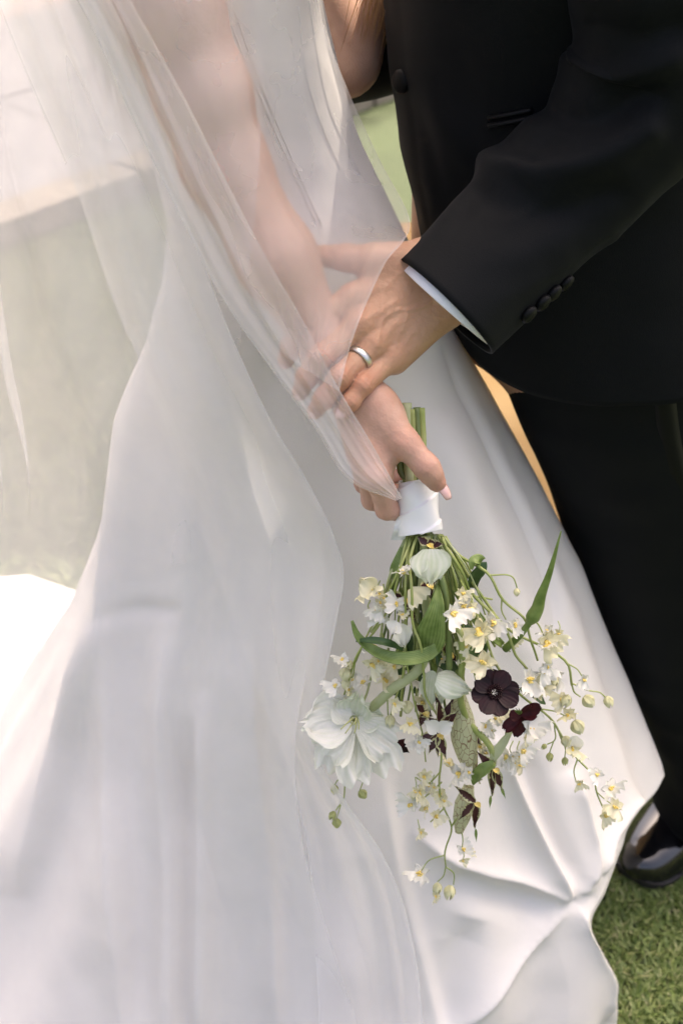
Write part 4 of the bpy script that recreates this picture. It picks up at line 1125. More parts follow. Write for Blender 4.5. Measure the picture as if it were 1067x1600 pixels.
def netted():
    m, n, l, b = mat('netted_pitcher')
    tc = n.new('ShaderNodeTexCoord'); mp = n.new('ShaderNodeMapping'); mp.inputs['Scale'].default_value = (1, 1, .45)
    v = n.new('ShaderNodeTexVoronoi'); v.feature = 'DISTANCE_TO_EDGE'; v.inputs['Scale'].default_value = 230
    l.new(tc.outputs['Object'], mp.inputs[0]); l.new(mp.outputs[0], v.inputs['Vector'])
    r = ramp(n, l, v.outputs['Distance'], [(0.015, (0.30, 0.18, 0.10)), (0.04, (0.64, 0.64, 0.40))])
    l.new(r.outputs[0], b.inputs['Base Color']); b.inputs['Roughness'].default_value = .45
    tr = n.new('ShaderNodeBsdfTranslucent'); mx = n.new('ShaderNodeMixShader'); mx.inputs[0].default_value = .25
    l.new(r.outputs[0], tr.inputs[0]); l.new(b.outputs[0], mx.inputs[1]); l.new(tr.outputs[0], mx.inputs[2]); l.new(mx.outputs[0], n['Material Output'].inputs[0])
    return m
M['netted'] = netted()

# ---- petal shapes
def petal(L, W, shape='round', cup=0.2, curl=0.15, ruffle=0.0, ribs=0.0, nu=9, nv=10, ph=0.0, twist=0.0, rk=3.0):
    v = np.linspace(0, 1, nv)[:, None]; u = np.linspace(-1, 1, nu)[None]
    if shape == 'round': wd = np.sin(np.pi * np.clip(v * .80 + .10, 0, 1)) ** .75 * np.where(v > .93, .78, 1)
    elif shape == 'broad': wd = np.where(v < .62, .30 + .70 * np.sin(np.clip(v / .62, 0, 1) * np.pi / 2) ** 1.2, np.sqrt(np.clip(1 - ((v - .62) / .40) ** 2, .0, 1)))
    elif shape == 'fan': wd = np.clip(.22 + 1.25 * v - .45 * v ** 4, 0, 1)
    elif shape == 'point': wd = np.sin(np.pi * np.clip(v * .92 + .06, 0, 1)) ** .9 * (1 - .35 * v)
    elif shape == 'blade': wd = np.sin(np.pi * np.clip(v * .97 + .03, 0, 1)) ** .6 * (1 - .5 * v)
    wd = wd * np.ones_like(u)
    x = u * wd * W / 2
    y = v * L * (1 - (.14 * u * u * (shape != 'fan') + .06 * u * u) * (shape != 'broad'))
    z = cup * W * .5 * u * u * wd + curl * L * v ** 2
    z = z + ruffle * L * np.sin(u * np.pi * rk + ph) * v ** 2 * (np.abs(u) * .6 + .4) + ruffle * .6 * L * np.cos(u * np.pi * (rk + 2.3) + ph * 2) * v ** 3
    y = y + ruffle * .7 * L * np.sin(u * np.pi * (rk + 1.7) + ph) * v ** 3
    if ribs: z = z + ribs * np.abs(np.sin(u * np.pi * 5.5)) * np.sin(np.pi * v) ** .5
    if twist:
        a = twist * v; x, z = x * np.cos(a) - z * np.sin(a), x * np.sin(a) + z * np.cos(a)
    V = np.stack(np.broadcast_arrays(x, y, z), -1).reshape(-1, 3)
    edge = np.broadcast_to(np.maximum(np.abs(u), v ** 6), (nv, nu)).ravel()
    return V, grid_faces(nv, nu), edge
def basis(y, z):
    """columns x,y,z with y along the petal, z its upper face"""
    y = np.array(y, float); y /= np.linalg.norm(y); z = np.array(z, float); z = z - y * (z @ y); z /= np.linalg.norm(z)
    return np.stack([np.cross(y, z), y, z], 1)
TOC = -FW                                    # towards the viewer's side
def facing(jx=0.0, jy=0.0):
    v = TOC + np.array([1.0, 0, 0]) * jx + UP * jy; return v / np.linalg.norm(v)
def place_petal(parent, base, tip, W, nrm, mat_, name='petal', **kw):
    base = np.array(base); tip = np.array(tip); L = np.linalg.norm(tip - base)
    V, F, e = petal(L, W, **kw); B = basis(tip - base, nrm)
    o = mesh_obj(name, V @ B.T + base, F, M[mat_], parent)
    at = o.data.attributes.new('edge', 'FLOAT', 'POINT'); at.data.foreach_set('value', e.astype(np.float32))
    nu_ = kw.get('nu', 9); at = o.data.attributes.new('across', 'FLOAT', 'POINT'); at.data.foreach_set('value', np.tile(np.linspace(-1, 1, nu_), len(V) // nu_).astype(np.float32))
    return o
# ---- stems
def stem(pts, r, mat_='stem', parent=None, name='stem', taper=.75, n=26, sides=7, joints=True):
    q = [BP(*p) for p in pts]; c = catmull(q, n)
    c = c + .0006 * np.stack([vnoise(c * 70 + k * 9) for k in range(3)], -1)
    rr = r * (.74 if r < .0028 else 1) * np.linspace(1, taper, n)
    V, F = tube_data(c, rr, sides); return mesh_obj(name, V, F, M[mat_], parent or bq)
# cut ends above the hand running down through the grip
tops = [(635, 630, 'stem_pale', .0046), (644, 640, 'stem', .0034), (651, 637, 'stem_dark', .0033), (658, 638, 'stem', .0030), (640, 648, 'stem_dark', .003), (654, 650, 'stem_pale', .0032), (648, 655, 'stem', .003), (630, 690, 'stem_dark', .0034), (634, 700, 'stem', .003)]
bots = [(640, 842), (646, 842), (655, 842), (668, 842), (676, 842), (650, 842), (660, 842), (637, 842), (641, 842)]
for i, ((x, y, mt, r), (bx_, by_)) in enumerate(zip(tops, bots)):
    o = (-.002 if i < 4 else -.008)
    stem([(x, y, o), (x + 2, y + 55, o), (650 + (x - 648) * .75, 748, o), (655 + (x - 648) * .7, 800, o), (bx_, by_, o)], r, mt, taper=.9, sides=10)
# ---- satin ribbon wrap
def ribbon():
    n, m_ = 60, 64; V = np.zeros((n, m_, 3)); t = np.linspace(0, 1, n)
    top = BP(648, 750, 0); bot = BP(656, 833, 0); ax = bot - top; ax /= np.linalg.norm(ax)
    sx = np.array([1.0, 0, 0]) - ax * ax[0]; sx /= np.linalg.norm(sx); sy = np.cross(ax, sx); sy = sy if sy @ TOC > 0 else -sy
    for i in range(n):
        a = np.linspace(0, 2 * np.pi, m_, endpoint=False)
        rx = np.interp(t[i], [0, .25, .7, 1], [.0140, .0168, .0180, .0186]); ry = rx * .86
        # overlapping slanted wraps: a step where each turn lies over the last
        ph = (t[i] * 2.0 + .33 * np.cos(a + .3) + .1) % 1
        r_ = .0015 * (1 - ph) + .0006 * np.sin(a * 3 + t[i] * 7)
        V[i] = top + (bot - top) * t[i] + ax * (.0030 * np.cos(a * 1 + 2) * (t[i] > .0))[:, None] + sx * ((rx + r_) * np.cos(a))[:, None] + sy * ((ry + r_) * np.sin(a))[:, None]
    o = mesh_obj('ribbon_wrap', V.reshape(-1, 3), grid_faces(n, m_, True), M['ribbon'], bq)
    md = o.modifiers.new('t', 'SOLIDIFY'); md.thickness = .0012; md.offset = -1
    # loose tail tucked at the left
    V = []
    for t_ in np.linspace(0, 1, 14):
        c = BP(630 - 9 * t_, 812 + 32 * t_, .008 - .006 * t_)
        for u in (-1, -.3, .3, 1): V.append(c + np.array([1.0, 0, 0]) * u * .006 + TOC * (.0025 * math.cos(u * 3 + t_ * 5)))
    mesh_obj('ribbon_tail', V, grid_faces(14, 4), M['ribbon'], bq)
ribbon()
# ---- main stems
G0 = {}
stem([(690, 838, 0), (715, 866, .01), (764, 898, .02), (783, 934, .025), (820, 969, .03), (827, 995, .03), (839, 1032, .03)], .0019)
stem([(764, 898, .02), (800, 902, .022), (807, 918, .022)], .0011)
stem([(783, 934, .025), (784, 955, .028), (790, 968, .03)], .0011)
stem([(820, 969, .03), (836, 972, .032), (848, 990, .034)], .0012)
stem([(682, 838, 0), (735, 925, .02), (791, 986, .03), (810, 1030, .032), (823, 1046, .034)], .0022)
stem([(695, 838, 0), (748, 925, .015), (800, 988, .025), (842, 1008, .03), (886, 1037, .03), (893, 1071, .028)], .0020)
stem([(886, 1037, .03), (902, 1046, .03), (910, 1057, .03)], .0010)
stem([(893, 1071, .028), (897, 1083, .028), (906, 1090, .028)], .0012)
stem([(893, 1068, .028), (915, 1078, .028), (937, 1082, .028), (946, 1090, .028)], .0011)
stem([(690, 840, .005), (742, 955, .03), (785, 1055, .038), (829, 1099, .036), (860, 1122, .034), (877, 1150, .032), (902, 1186, .03), (925, 1211, .03), (933, 1242, .028), (944, 1268, .028)], .0021, taper=.5, n=50)
stem([(845, 1108, .036), (868, 1112, .035), (888, 1122, .034)], .0011)
stem([(902, 1186, .03), (896, 1207, .03), (899, 1222, .03)], .0010)
stem([(931, 1237, .028), (945, 1249, .028), (955, 1257, .028)], .0009)
stem([(866, 1133, .033), (864, 1158, .033), (854, 1163, .033)], .0010)
stem([(871, 1140, .033), (880, 1160, .032), (894, 1168, .033)], .0010)
stem([(864, 1158, .033), (860, 1170, .033), (858, 1177, .033)], .0009)
stem([(880, 1160, .033), (883, 1172, .033), (882, 1183, .033)], .0009)
# hanging spray at the bottom
stem([(650, 838, .008), (640, 880, .03), (644, 930, .045), (645, 976, .052), (656, 1005, .055), (662, 1050, .055), (664, 1085, .052), (687, 1125, .05), (689, 1181, .048), (686, 1225, .045), (690, 1255, .042), (705, 1291, .04), (694, 1337, .036), (696, 1355, .034)], .0018, taper=.6, n=70)
stem([(694, 1337, .036), (670, 1344, .036), (659, 1360, .036)], .0010)
stem([(696, 1355, .034), (692, 1370, .034), (684, 1378, .034)], .0010)
stem([(696, 1355, .034), (708, 1363, .034), (708, 1382, .034)], .0010)
stem([(705, 1291, .04), (716, 1276, .042), (735, 1262, .042)], .0013)
stem([(721, 1302, .038), (722, 1312, .038), (721, 1324, .038)], .0009)
stem([(694, 1262, .042), (684, 1272, .042), (672, 1284, .042)], .0012)
stem([(690, 1222, .045), (676, 1235, .045), (654, 1252, .045)], .0011)
stem([(688, 1205, .046), (672, 1222, .046), (664, 1228, .046)], .0011)
stem([(636, 838, .006), (624, 890, .028), (610, 945, .035), (585, 985, .035), (560, 1020, .032), (546, 1060, .03), (538, 1085, .03)], .0016)
stem([(640, 838, .006), (634, 900, .035), (634, 960, .045), (633, 1020, .048), (628, 1060, .045), (615, 1100, .04), (610, 1118, .04)], .0015)
stem([(644, 840, .006), (628, 880, .03), (605, 930, .03), (590, 960, .028), (570, 1000, .025), (556, 1035, .025)], .0015)
stem([(634, 1030, .048), (640, 1060, .046), (648, 1100, .044), (660, 1150, .042), (664, 1190, .04)], .0013)
stem([(556, 1035, .028), (548, 1058, .028), (540, 1050, .028)], .0010)
stem([(605, 1090, .04), (608, 1150, .034), (611, 1175, .034)], .0010)
stem([(552, 1205, .02), (540, 1222, .02), (536, 1250, .02), (525, 1266, .02)], .0011)
stem([(533, 1258, .02), (528, 1272, .02), (526, 1278, .02)], .0008)
stem([(538, 1224, .02), (528, 1218, .02), (522, 1226, .02)], .0008)
stem([(570, 1210, .02), (566, 1225, .02), (562, 1236, .02)], .0009)
stem([(660, 838, 0), (690, 905, .03), (700, 990, .045), (702, 1044, .045)], .0030, 'stem_dark', taper=1)
stem([(700, 965, .04), (715, 982, .048), (722, 1012, .05), (720, 1058, .045), (722, 1105, .04), (735, 1132, .04), (759, 1158, .042), (770, 1180, .042), (768, 1200, .04)], .0034, 'stem', taper=.9, n=44)
stem([(664, 838, .002), (662, 900, .02), (668, 980, .03), (662, 1032, .045), (612, 1078, .04), (580, 1106, .028)], .0046, 'stem_pale', taper=1.0, n=40, sides=10)
stem([(668, 838, .0), (690, 900, .01), (715, 960, .01), (745, 1020, .015), (765, 1075, .03)], .0020, 'stem_dark')
stem([(820, 1122, .03), (800, 1130, .03), (785, 1170, .025), (770, 1195, .03)], .0016, 'stem')
for k in range(64):         # the many fine stems inside the sheaf
    x0 = RNG.uniform(634, 692); x1 = 660 + (x0 - 660) * RNG.uniform(2.0, 4.6) + RNG.normal(0, 18); y1 = RNG.uniform(930, 1120); o0 = RNG.uniform(-.015, .02); o1 = RNG.uniform(-.03, .04)
    stem([(x0, 836, 0), ((x0 * 2 + x1) / 3 + RNG.normal(0, 5), 880, o0), ((x0 + 2 * x1) / 3 + RNG.normal(0, 6), (880 + y1) / 2 + 20, (o0 + o1) / 2), (x1, y1, o1)], RNG.uniform(.0010, .0024), random.choice(['stem', 'stem', 'stem_pale', 'stem_dark']))

# ---- leaves
def leaf_strip(pts, wds, mat_, nrm=None, cup=.35, name='leaf', n=30, turn=0.0):
    c = catmull([BP(*p) for p in pts], n); wd = np.interp(np.linspace(0, 1, n), np.linspace(0, 1, len(wds)), wds)
    T = np.gradient(c, axis=0); T /= np.linalg.norm(T, axis=1)[:, None]
    nr = np.array(nrm if nrm is not None else TOC); V = np.zeros((n, 9, 3)); u = np.linspace(-1, 1, 9)
    for i in range(n):
        a = turn * (i / n - .5); nn = nr - T[i] * (nr @ T[i]); nn /= np.linalg.norm(nn); s = np.cross(T[i], nn)
        s, nn = s * math.cos(a) + nn * math.sin(a), nn * math.cos(a) - s * math.sin(a)
        V[i] = c[i] + s * (u * wd[i] / 2)[:, None] + nn * (cup * wd[i] / 2 * (np.abs(u) ** 1.5) - cup * .2 * wd[i])[:, None]
    o = mesh_obj(name, V.reshape(-1, 3), grid_faces(n, 9), M[mat_], bq)
    at = o.data.attributes.new('across', 'FLOAT', 'POINT'); at.data.foreach_set('value', np.tile(u, n).astype(np.float32))
    md = o.modifiers.new('t', 'SOLIDIFY'); md.thickness = .0006
    return o
leaf_strip([(684, 912, .03), (683, 945, .048), (676, 985, .055), (668, 1020, .045)], [.001, .010, .018, .026, .024, .012], 'leaf', facing(-.3, .1), .5)
leaf_strip([(694, 1000, .05), (672, 1020, .058), (640, 1029, .06), (604, 1025, .056), (575, 1010, .05), (558, 992, .045), (550, 970, .04)], [.004, .012, .0125, .011, .009, .007, .002], 'leaf', facing(.1, .45), .3)
leaf_strip([(556, 1001, .046), (580, 1000, .052), (605, 1004, .055), (630, 1014, .05)], [.002, .006, .0065, .003], 'leaf_dark', facing(0, .5), .4)
leaf_strip([(705, 965, .015), (722, 985, .026), (742, 1008, .028), (744, 1030, .02), (732, 1042, .01)], [.004, .018, .026, .022, .006], 'leaf_dark', facing(.5, .1), .25)
leaf_strip([(690, 1000, .02), (696, 1030, .03), (712, 1048, .028)], [.006, .02, .006], 'leaf_dark', facing(.2, .3), .3)
leaf_strip([(735, 920, .012), (742, 900, .016), (752, 884, .016), (752, 878, .014)], [.012, .013, .012, .009], 'leaf_dark', facing(.5, .0), .4)
leaf_strip([(752, 880, .016), (746, 874, .02), (739, 876, .022), (736, 890, .024)], [.010, .010, .007, .002], 'leaf', facing(-.2, .4), .3)
leaf_strip([(664, 838, 0), (700, 900, .01), (730, 945, .01), (760, 985, .012), (785, 1008, .01)], [.004, .009, .010, .012, .006], 'leaf', facing(.4, .1), .3)
leaf_strip([(640, 838, 0), (628, 865, .012), (616, 890, .018), (612, 905, .016)], [.006, .009, .009, .006], 'leaf', facing(-.4, .2), .3)
for k in range(16):
    x = RNG.uniform(620, 720); y = RNG.uniform(880, 1080); sgn = RNG.normal(0, 1)
    leaf_strip([(x, y - 35, -.02), (x + sgn * 5, y, -.012), (x + sgn * 14, y + 34, -.015)], [.003, .014, .003], random.choice(['leaf_dark', 'leaf_dark', 'leaf']), facing(sgn * .4, .1), .3, n=14)
leaf_strip([(812, 1075, .03), (820, 1079, .034), (830, 1082, .034)], [.002, .006, .001], 'leaf_dark', facing(0, .4), .3, n=12)
leaf_strip([(832, 1088, .03), (842, 1092, .034), (852, 1100, .03)], [.002, .007, .001], 'leaf_dark', facing(.2, .4), .3, n=12)
# long green spear with a swollen bud
c = catmull([BP(*p) for p in ((789, 1014, .02), (813, 991, .03), (832, 964, .036), (839, 951, .038), (843, 936, .04), (857, 898, .043), (876, 830, .046))], 60)
rr = np.interp(np.linspace(0, 1, 60), [0, .22, .285, .31, .345, .40, .62, 1], [.0036, .0030, .0028, .0046, .0066, .0058, .0032, .0005])
V, F = tube_data(c, rr, 12); mesh_obj('leaf_spear', V, F, M['leaf'], bq)

# ---- orchid sprays: small white blossoms with a yellow crest
def blossom_mesh(sc, seed):
    rg = np.random.default_rng(seed); mb = MB()
    def add(L, W, ang, tilt, **kw):
        V, F, e = petal(L * sc, W * sc, **kw)
        ca, sa = math.cos(tilt), math.sin(tilt); V = np.stack([V[:, 0], V[:, 1] * ca - V[:, 2] * sa, V[:, 1] * sa + V[:, 2] * ca], -1)
        ca, sa = math.cos(ang), math.sin(ang); V = np.stack([V[:, 0] * ca - V[:, 1] * sa, V[:, 0] * sa + V[:, 1] * ca, V[:, 2]], -1)
        mb.add(V, F)
    j = lambda s: rg.normal(0, s)
    add(.0125, .021 + .004 * rg.random(), np.pi + j(.2), .12 + j(.35), shape='fan', cup=.25, curl=.18, ruffle=.17, ph=rg.uniform(0, 6), nu=19, nv=12, rk=2.6)
    for s in (-1, 1):
        add(.0085, .0065, s * (.95 + j(.12)), .15 + j(.2), shape='round', cup=.3, curl=-.1 + j(.15), ruffle=.14, ph=rg.uniform(0, 6), nu=9, nv=8)
        add(.0080, .0040, s * (2.1 + j(.15)), -.1 + j(.2), shape='point', cup=.3, curl=j(.2), ruffle=.05, nu=5, nv=7)
    add(.0075, .0045, j(.15), .2 + j(.2), shape='round', cup=.4, curl=.1, ruffle=.06, nu=5, nv=7)
    me = mb.build('tmp', M['petal']); d = me.data; bpy.data.objects.remove(me)
    cm = MB()
    for k in range(8):
        a = rg.uniform(0, 6.28); r = rg.uniform(0, .0022) * sc; c0 = np.array([r * math.cos(a), r * math.sin(a) - .0012 * sc, .0004])
        c1 = c0 + np.array([rg.normal(0, .0008), rg.normal(-.0006, .0008), .0030 * sc])
        cm.tube(catmull([c0, c1], 4), np.array([.0012, .0011, .0009, .0004]) * sc, 6)
    me = cm.build('tmp', M['crest']); d2 = me.data; bpy.data.objects.remove(me)
    return d, d2
BLO = [blossom_mesh(s, 100 + i) for i, s in enumerate((1.0, 1.0, .9, 1.1, .8, 1.0, .9, 1.05, 1.15, .85, 1.0, .95))]
BLC = []
for a, b in BLO[:7]:
    a2 = a.copy(); a2.materials.clear(); a2.materials.append(M['petal_cream']); BLC.append((a2, b))
def blossom(px, py, off, sc=1.0, jx=None, jy=None, roll=None, cream=False):
    d, d2 = random.choice(BLC if cream else BLO)
    o = bpy.data.objects.new('orchid_blossom', d); COL.objects.link(o); o.parent = bq
    z = facing(RNG.normal(0, .55) if jx is None else jx, RNG.normal(.1, .45) if jy is None else jy)
    a = RNG.normal(0, .8) if roll is None else roll
    y0 = UP * math.cos(a) + np.array([1.0, 0, 0]) * math.sin(a)
    Bm = basis(y0, z) if abs(y0 @ z) < .95 else basis(np.array([1.0, 0, 0]), z)
    # keep z exact
    zz = z; yy = y0 - zz * (y0 @ zz); yy /= np.linalg.norm(yy); xx = np.cross(yy, zz)
    Mx = Matrix(((xx[0]*sc, yy[0]*sc, zz[0]*sc, 0), (xx[1]*sc, yy[1]*sc, zz[1]*sc, 0), (xx[2]*sc, yy[2]*sc, zz[2]*sc, 0), (0, 0, 0, 1)))
    o.matrix_world = Matrix.Translation(Vector(BP(px, py, off))) @ Mx
    c_ = bpy.data.objects.new('crest', d2); COL.objects.link(c_); c_.parent = o
    return o
big = [(578, 918, .03, 1.0), (590, 950, .034, .9), (598, 965, .036, .8), (632, 893, .036, .9), (581, 1008, .034, .9), (580, 1036, .034, 1.0), (706, 957, .06, 1.0), (724, 943, .05, 1.1),
       (753, 985, .055, 1.35), (757, 1034, .055, 1.35), (769, 972, .045, 1.0), (803, 976, .03, .9), (853, 1000, .036, 1.1), (857, 985, .03, .9), (826, 1059, .05, 1.35), (848, 1046, .045, 1.1), (866, 1056, .035, 1.0),
       (842, 1076, .045, .9), (622, 944, .04, .9), (537, 1030, .03, .9), (541, 1054, .03, .8), (641, 1130, .058, 1.1), (829, 1136, .05, 1.3), (717, 1207, .05, 1.2), (662, 1212, .052, 1.1), (655, 1238, .05, .9),
       (643, 1256, .05, 1.0), (680, 1274, .045, 1.0), (688, 1240, .04, .9), (722, 1328, .04, 1.0), (657, 1364, .036, 1.0), (759, 1133, .03, .9), (773, 1122, .03, .8), (792, 1180, .03, 1.0), (802, 1192, .03, .8), (815, 1172, .03, .9), (756, 1175, .03, .8), (894, 1168, .034, 1.1),
       (524, 1070, .03, 1.0), (660, 1095, .03, 1.0), (690, 1060, .03, 1.0), (640, 1060, .02, 1.0), (600, 1060, .02, 1.0), (570, 1065, .02, .9)]
for (x, y, o_, s) in big: blossom(x, y, o_, s * RNG.uniform(.85, 1.2), cream=RNG.random() < .4)
for (x, y, o_, s) in [(933, 1209, .031, .85), (905, 1223, .031, .75), (953, 1231, .03, .9), (961, 1259, .03, .85), (944, 1273, .03, .8), (912, 1060, .031, .75), (888, 1116, .034, .8), (655, 1157, .055, .9), (837, 1072, .04, .8), (736, 1330, .036, .7), (616, 1098, .05, .8), (731, 1206, .048, .9), (665, 1262, .04, .8), (672, 1225, .035, .8), (880, 1092, .03, .8), (617, 1040, .035, .8), (545, 1075, .028, .8), (700, 1195, .03, .9)]:
    blossom(x, y, o_, s * RNG.uniform(.85, 1.15), cream=RNG.random() < .6)
for k in range(46):        # small half-open blossoms between the larger ones, each on its own thread of stem
    x, y, o_, s = big[k % len(big)]; x += RNG.normal(0, 16); y += RNG.normal(0, 16); o_ += RNG.normal(-.004, .008)
    if x < 545 or x > 880 or y < 905: continue
    blossom(x, y, o_, RNG.uniform(.5, .78), cream=RNG.random() < .75)
    stem([(x + RNG.normal(-2, 3), y - RNG.uniform(14, 24), o_ - .012), (x + RNG.normal(0, 3), y - 8, o_ - .004), (x, y, o_ - .002)], .0010, random.choice(['stem', 'stem_pale']), n=10, sides=5)
# buds: small pointed ovals in two shells
def bud_mesh(r, L, seed):
    mb = MB(); rg = np.random.default_rng(seed)
    for k in range(5):
        V, F, e = petal(L, r * 1.9, 'point' if seed % 2 else 'round', cup=.9, curl=0, nu=7, nv=8)
        y = V[:, 1] / L; bulge = r * np.sin(np.pi * np.clip(y * .9 + .05, 0, 1)) ** .7
        V = np.stack([V[:, 0], V[:, 2] * -.35 + bulge * .86, V[:, 1]], -1)
        a = k * 2 * np.pi / 5 + rg.normal(0, .1); V = np.stack([V[:, 0] * math.cos(a) - V[:, 1] * math.sin(a), V[:, 0] * math.sin(a) + V[:, 1] * math.cos(a), V[:, 2]], -1)
        mb.add(V, F)
    o = mb.build('tmp', M['bud']); d = o.data; bpy.data.objects.remove(o); return d
BUD = [bud_mesh(.0042, .0105, 1), bud_mesh(.0048, .0105, 2), bud_mesh(.0036, .009, 3)]
BUDG = []
for d in BUD:
    e = d.copy(); e.materials.clear(); e.materials.append(M['bud_green']); BUDG.append(e)
def bud(px, py, off, sc=1.0, dx=0.0, green=False):
    o = bpy.data.objects.new('flower_bud', random.choice(BUDG if green else BUD)); COL.objects.link(o); o.parent = bq
    zz = np.array([dx, 0, 0]) - UP * 1.0 + TOC * RNG.uniform(-.2, .5)
    o.matrix_world = Matrix.Translation(Vector(BP(px, py, off))) @ Vector(zz).to_track_quat('Z', 'Y').to_matrix().to_4x4() @ Matrix.Scale(sc, 4)
for x, y, o_, s, dx, g_ in [(807, 919, .022, .85, 0, 0), (947, 1088, .028, 1.15, .4, 0), (888, 1086, .028, 1.3, -.5, 0), (912, 1088, .03, 1.2, .9, 0), (897, 1126, .035, 1.3, .5, 0), (882, 1150, .032, 1.0, .2, 0), (858, 1176, .033, 1.0, 0, 1), (882, 1183, .033, .8, 0, 1), (853, 1163, .033, .7, -1, 1),
                            (522, 1226, .02, 1.1, .1, 1), (523, 1268, .02, 1.1, -.6, 1), (526, 1279, .02, .9, 0, 1), (609, 1117, .04, 1.2, 0, 0), (611, 1174, .034, .9, .1, 1), (683, 1379, .034, 1.35, 0, 0), (704, 1383, .034, 1.7, -.2, 0), (866, 1058, .04, 1.0, 0, 0), (562, 1235, .02, .9, .8, 1), (541, 1044, .03, 1.1, -.2, 0), (548, 1032, .03, 1.0, -.5, 0), (790, 1185, .03, .9, 0, 1), (652, 1236, .045, 1.2, -.4, 0), (636, 1095, .04, 1.1, 0, 0), (540, 1060, .03, 1.2, 0, 0)]:
    bud(x, y, o_, s, dx, g_)

# ---- large single white petals among the sprays
def flower(name, label):
    o = empty(name); o.parent = bq; o['label'] = label; return o
f = flower('sweet_pea_flower', 'large pale rounded petal below the ribbon')
place_petal(f, BP(672, 858, .045), BP(672, 914, .062), .034, facing(.1, .2), 'petal_green', shape='round', cup=.3, curl=-.14, ruffle=.11, ph=1, nu=25, nv=20)
place_petal(f, BP(682, 860, .04), BP(690, 906, .05), .022, facing(.4, .1), 'petal_green', shape='round', cup=.3, curl=-.1, ruffle=.07, ph=2, nu=13, nv=14)
place_petal(f, BP(660, 868, .045), BP(650, 900, .055), .018, facing(-.4, .1), 'petal_green', shape='round', cup=.3, curl=-.1, ruffle=.08, ph=3, nu=13, nv=14)
f = flower('tulip_flower', 'smooth white petal beside the dark cosmos')
place_petal(f, BP(682, 1060, .062), BP(738, 1078, .066), .026, facing(.1, .4), 'petal_green', shape='round', cup=-.35, curl=-.18, ruffle=.08, ph=.5, nu=25, nv=20)
place_petal(f, BP(676, 1048, .05), BP(668, 1118, .05), .024, facing(-.2, .1), 'petal_green', shape='point', cup=.4, curl=-.1, ruffle=.02, nu=13, nv=14)
place_petal(f, BP(690, 1052, .045), BP(690, 1112, .045), .022, facing(.3, .1), 'petal_green', shape='point', cup=.4, curl=-.1, ruffle=.02, nu=13, nv=14)
f = flower('sweet_pea_flower', 'small bright white folded petals left of the green leaf')
place_petal(f, BP(622, 972, .055), BP(612, 990, .058), .016, facing(-.3, .2), 'petal', shape='round', cup=.4, curl=.1, ruffle=.12, nu=11)
place_petal(f, BP(622, 976, .055), BP(634, 1012, .058), .018, facing(.2, .2), 'petal', shape='round', cup=.5, curl=-.1, ruffle=.14, ph=2, nu=13, nv=12)
f = flower('sweet_pea_flower', 'pair of winged white petals above the speckled orchid')
place_petal(f, BP(684, 1142, .062), BP(661, 1126, .064), .014, facing(-.2, .3), 'petal', shape='round', cup=.3, curl=.1, ruffle=.05, nu=11)
place_petal(f, BP(686, 1142, .062), BP(709, 1128, .064), .014, facing(.2, .3), 'petal', shape='round', cup=.3, curl=.1, ruffle=.05, nu=11)
f = flower('sweet_pea_flower', 'broad white petal over the maroon blossom')
place_petal(f, BP(826, 1132, .052), BP(858, 1140, .052), .026, facing(.2, .3), 'petal', shape='round', cup=.3, curl=-.1, ruffle=.06, nu=13, nv=12)
place_petal(f, BP(893, 1150, .036), BP(897, 1186, .036), .018, facing(.2, .2), 'petal', shape='round', cup=.6, curl=-.2, ruffle=.04, nu=11, nv=12)
f = flower('sweet_pea_flower', 'frilled white petal at the left of the stems')
place_petal(f, BP(583, 925, .036), BP(560, 904, .038), .020, facing(-.2, .3), 'petal_cream', shape='round', cup=.2, curl=.1, ruffle=.10, nu=13, nv=12)
place_petal(f, BP(640, 920, .035), BP(660, 940, .045), .024, facing(.1, .1), 'petal_cream', shape='fan', cup=.2, curl=-.1, ruffle=.12, nu=15, nv=12)
# ---- big ribbed white flower
f = flower('amaryllis_flower', 'large white flower with ribbed ruffled petals and green throat')
th = BP(553, 1124, .046); 
for (x, y, off, W, jx, jy, sh, ph) in [(473, 1132, .040, .054, -.4, .4, 'round', 0), (520, 1092, .028, .034, -.2, .7, 'round', 1), (562, 1082, .040, .034, .1, .9, 'round', 2), (506, 1172, .060, .054, -.5, 0, 'fan', 3),
                               (535, 1206, .064, .056, -.3, 0, 'fan', 4), (582, 1214, .070, .064, .2, 0, 'fan', 5), (606, 1168, .056, .044, .5, .1, 'fan', 6), (598, 1122, .034, .028, .6, .3, 'round', 7)]:
    b0 = th + (BP(x, y, off) - th) * .04 - TOC * .004 * (ph % 3)
    place_petal(f, b0, BP(x, y, off), W, facing(jx, jy), 'petal_green' if ph in (7, 2) else 'petal_big', shape=sh, cup=.26, curl=.10, ruffle=.11, ribs=.0012, ph=ph, nu=41, nv=26, rk=2.2)
for k in range(6):
    a = k * 1.05; st_ = catmull([th + TOC * .002, th + TOC * .012 + np.array([math.cos(a) * .004, 0, math.sin(a) * .004]), th + TOC * .020 + np.array([math.cos(a) * .008 - .004, 0, math.sin(a) * .006 - .008])], 8)
    V, F = tube_data(st_, .0006, 5); mesh_obj('stamen', V, F, M['bud_green'], f)
V = []; n = 20
for t_ in np.linspace(0, 1, 8):
    for a in np.linspace(0, 2 * np.pi, n, endpoint=False):
        V.append(th + TOC * (.003 - .008 * t_) + (np.array([1.0, 0, 0]) * math.cos(a) + UP * math.sin(a)) * (.0042 - .0025 * t_))
mesh_obj('throat', V, grid_faces(8, n, True), M['stem_pale'], f)
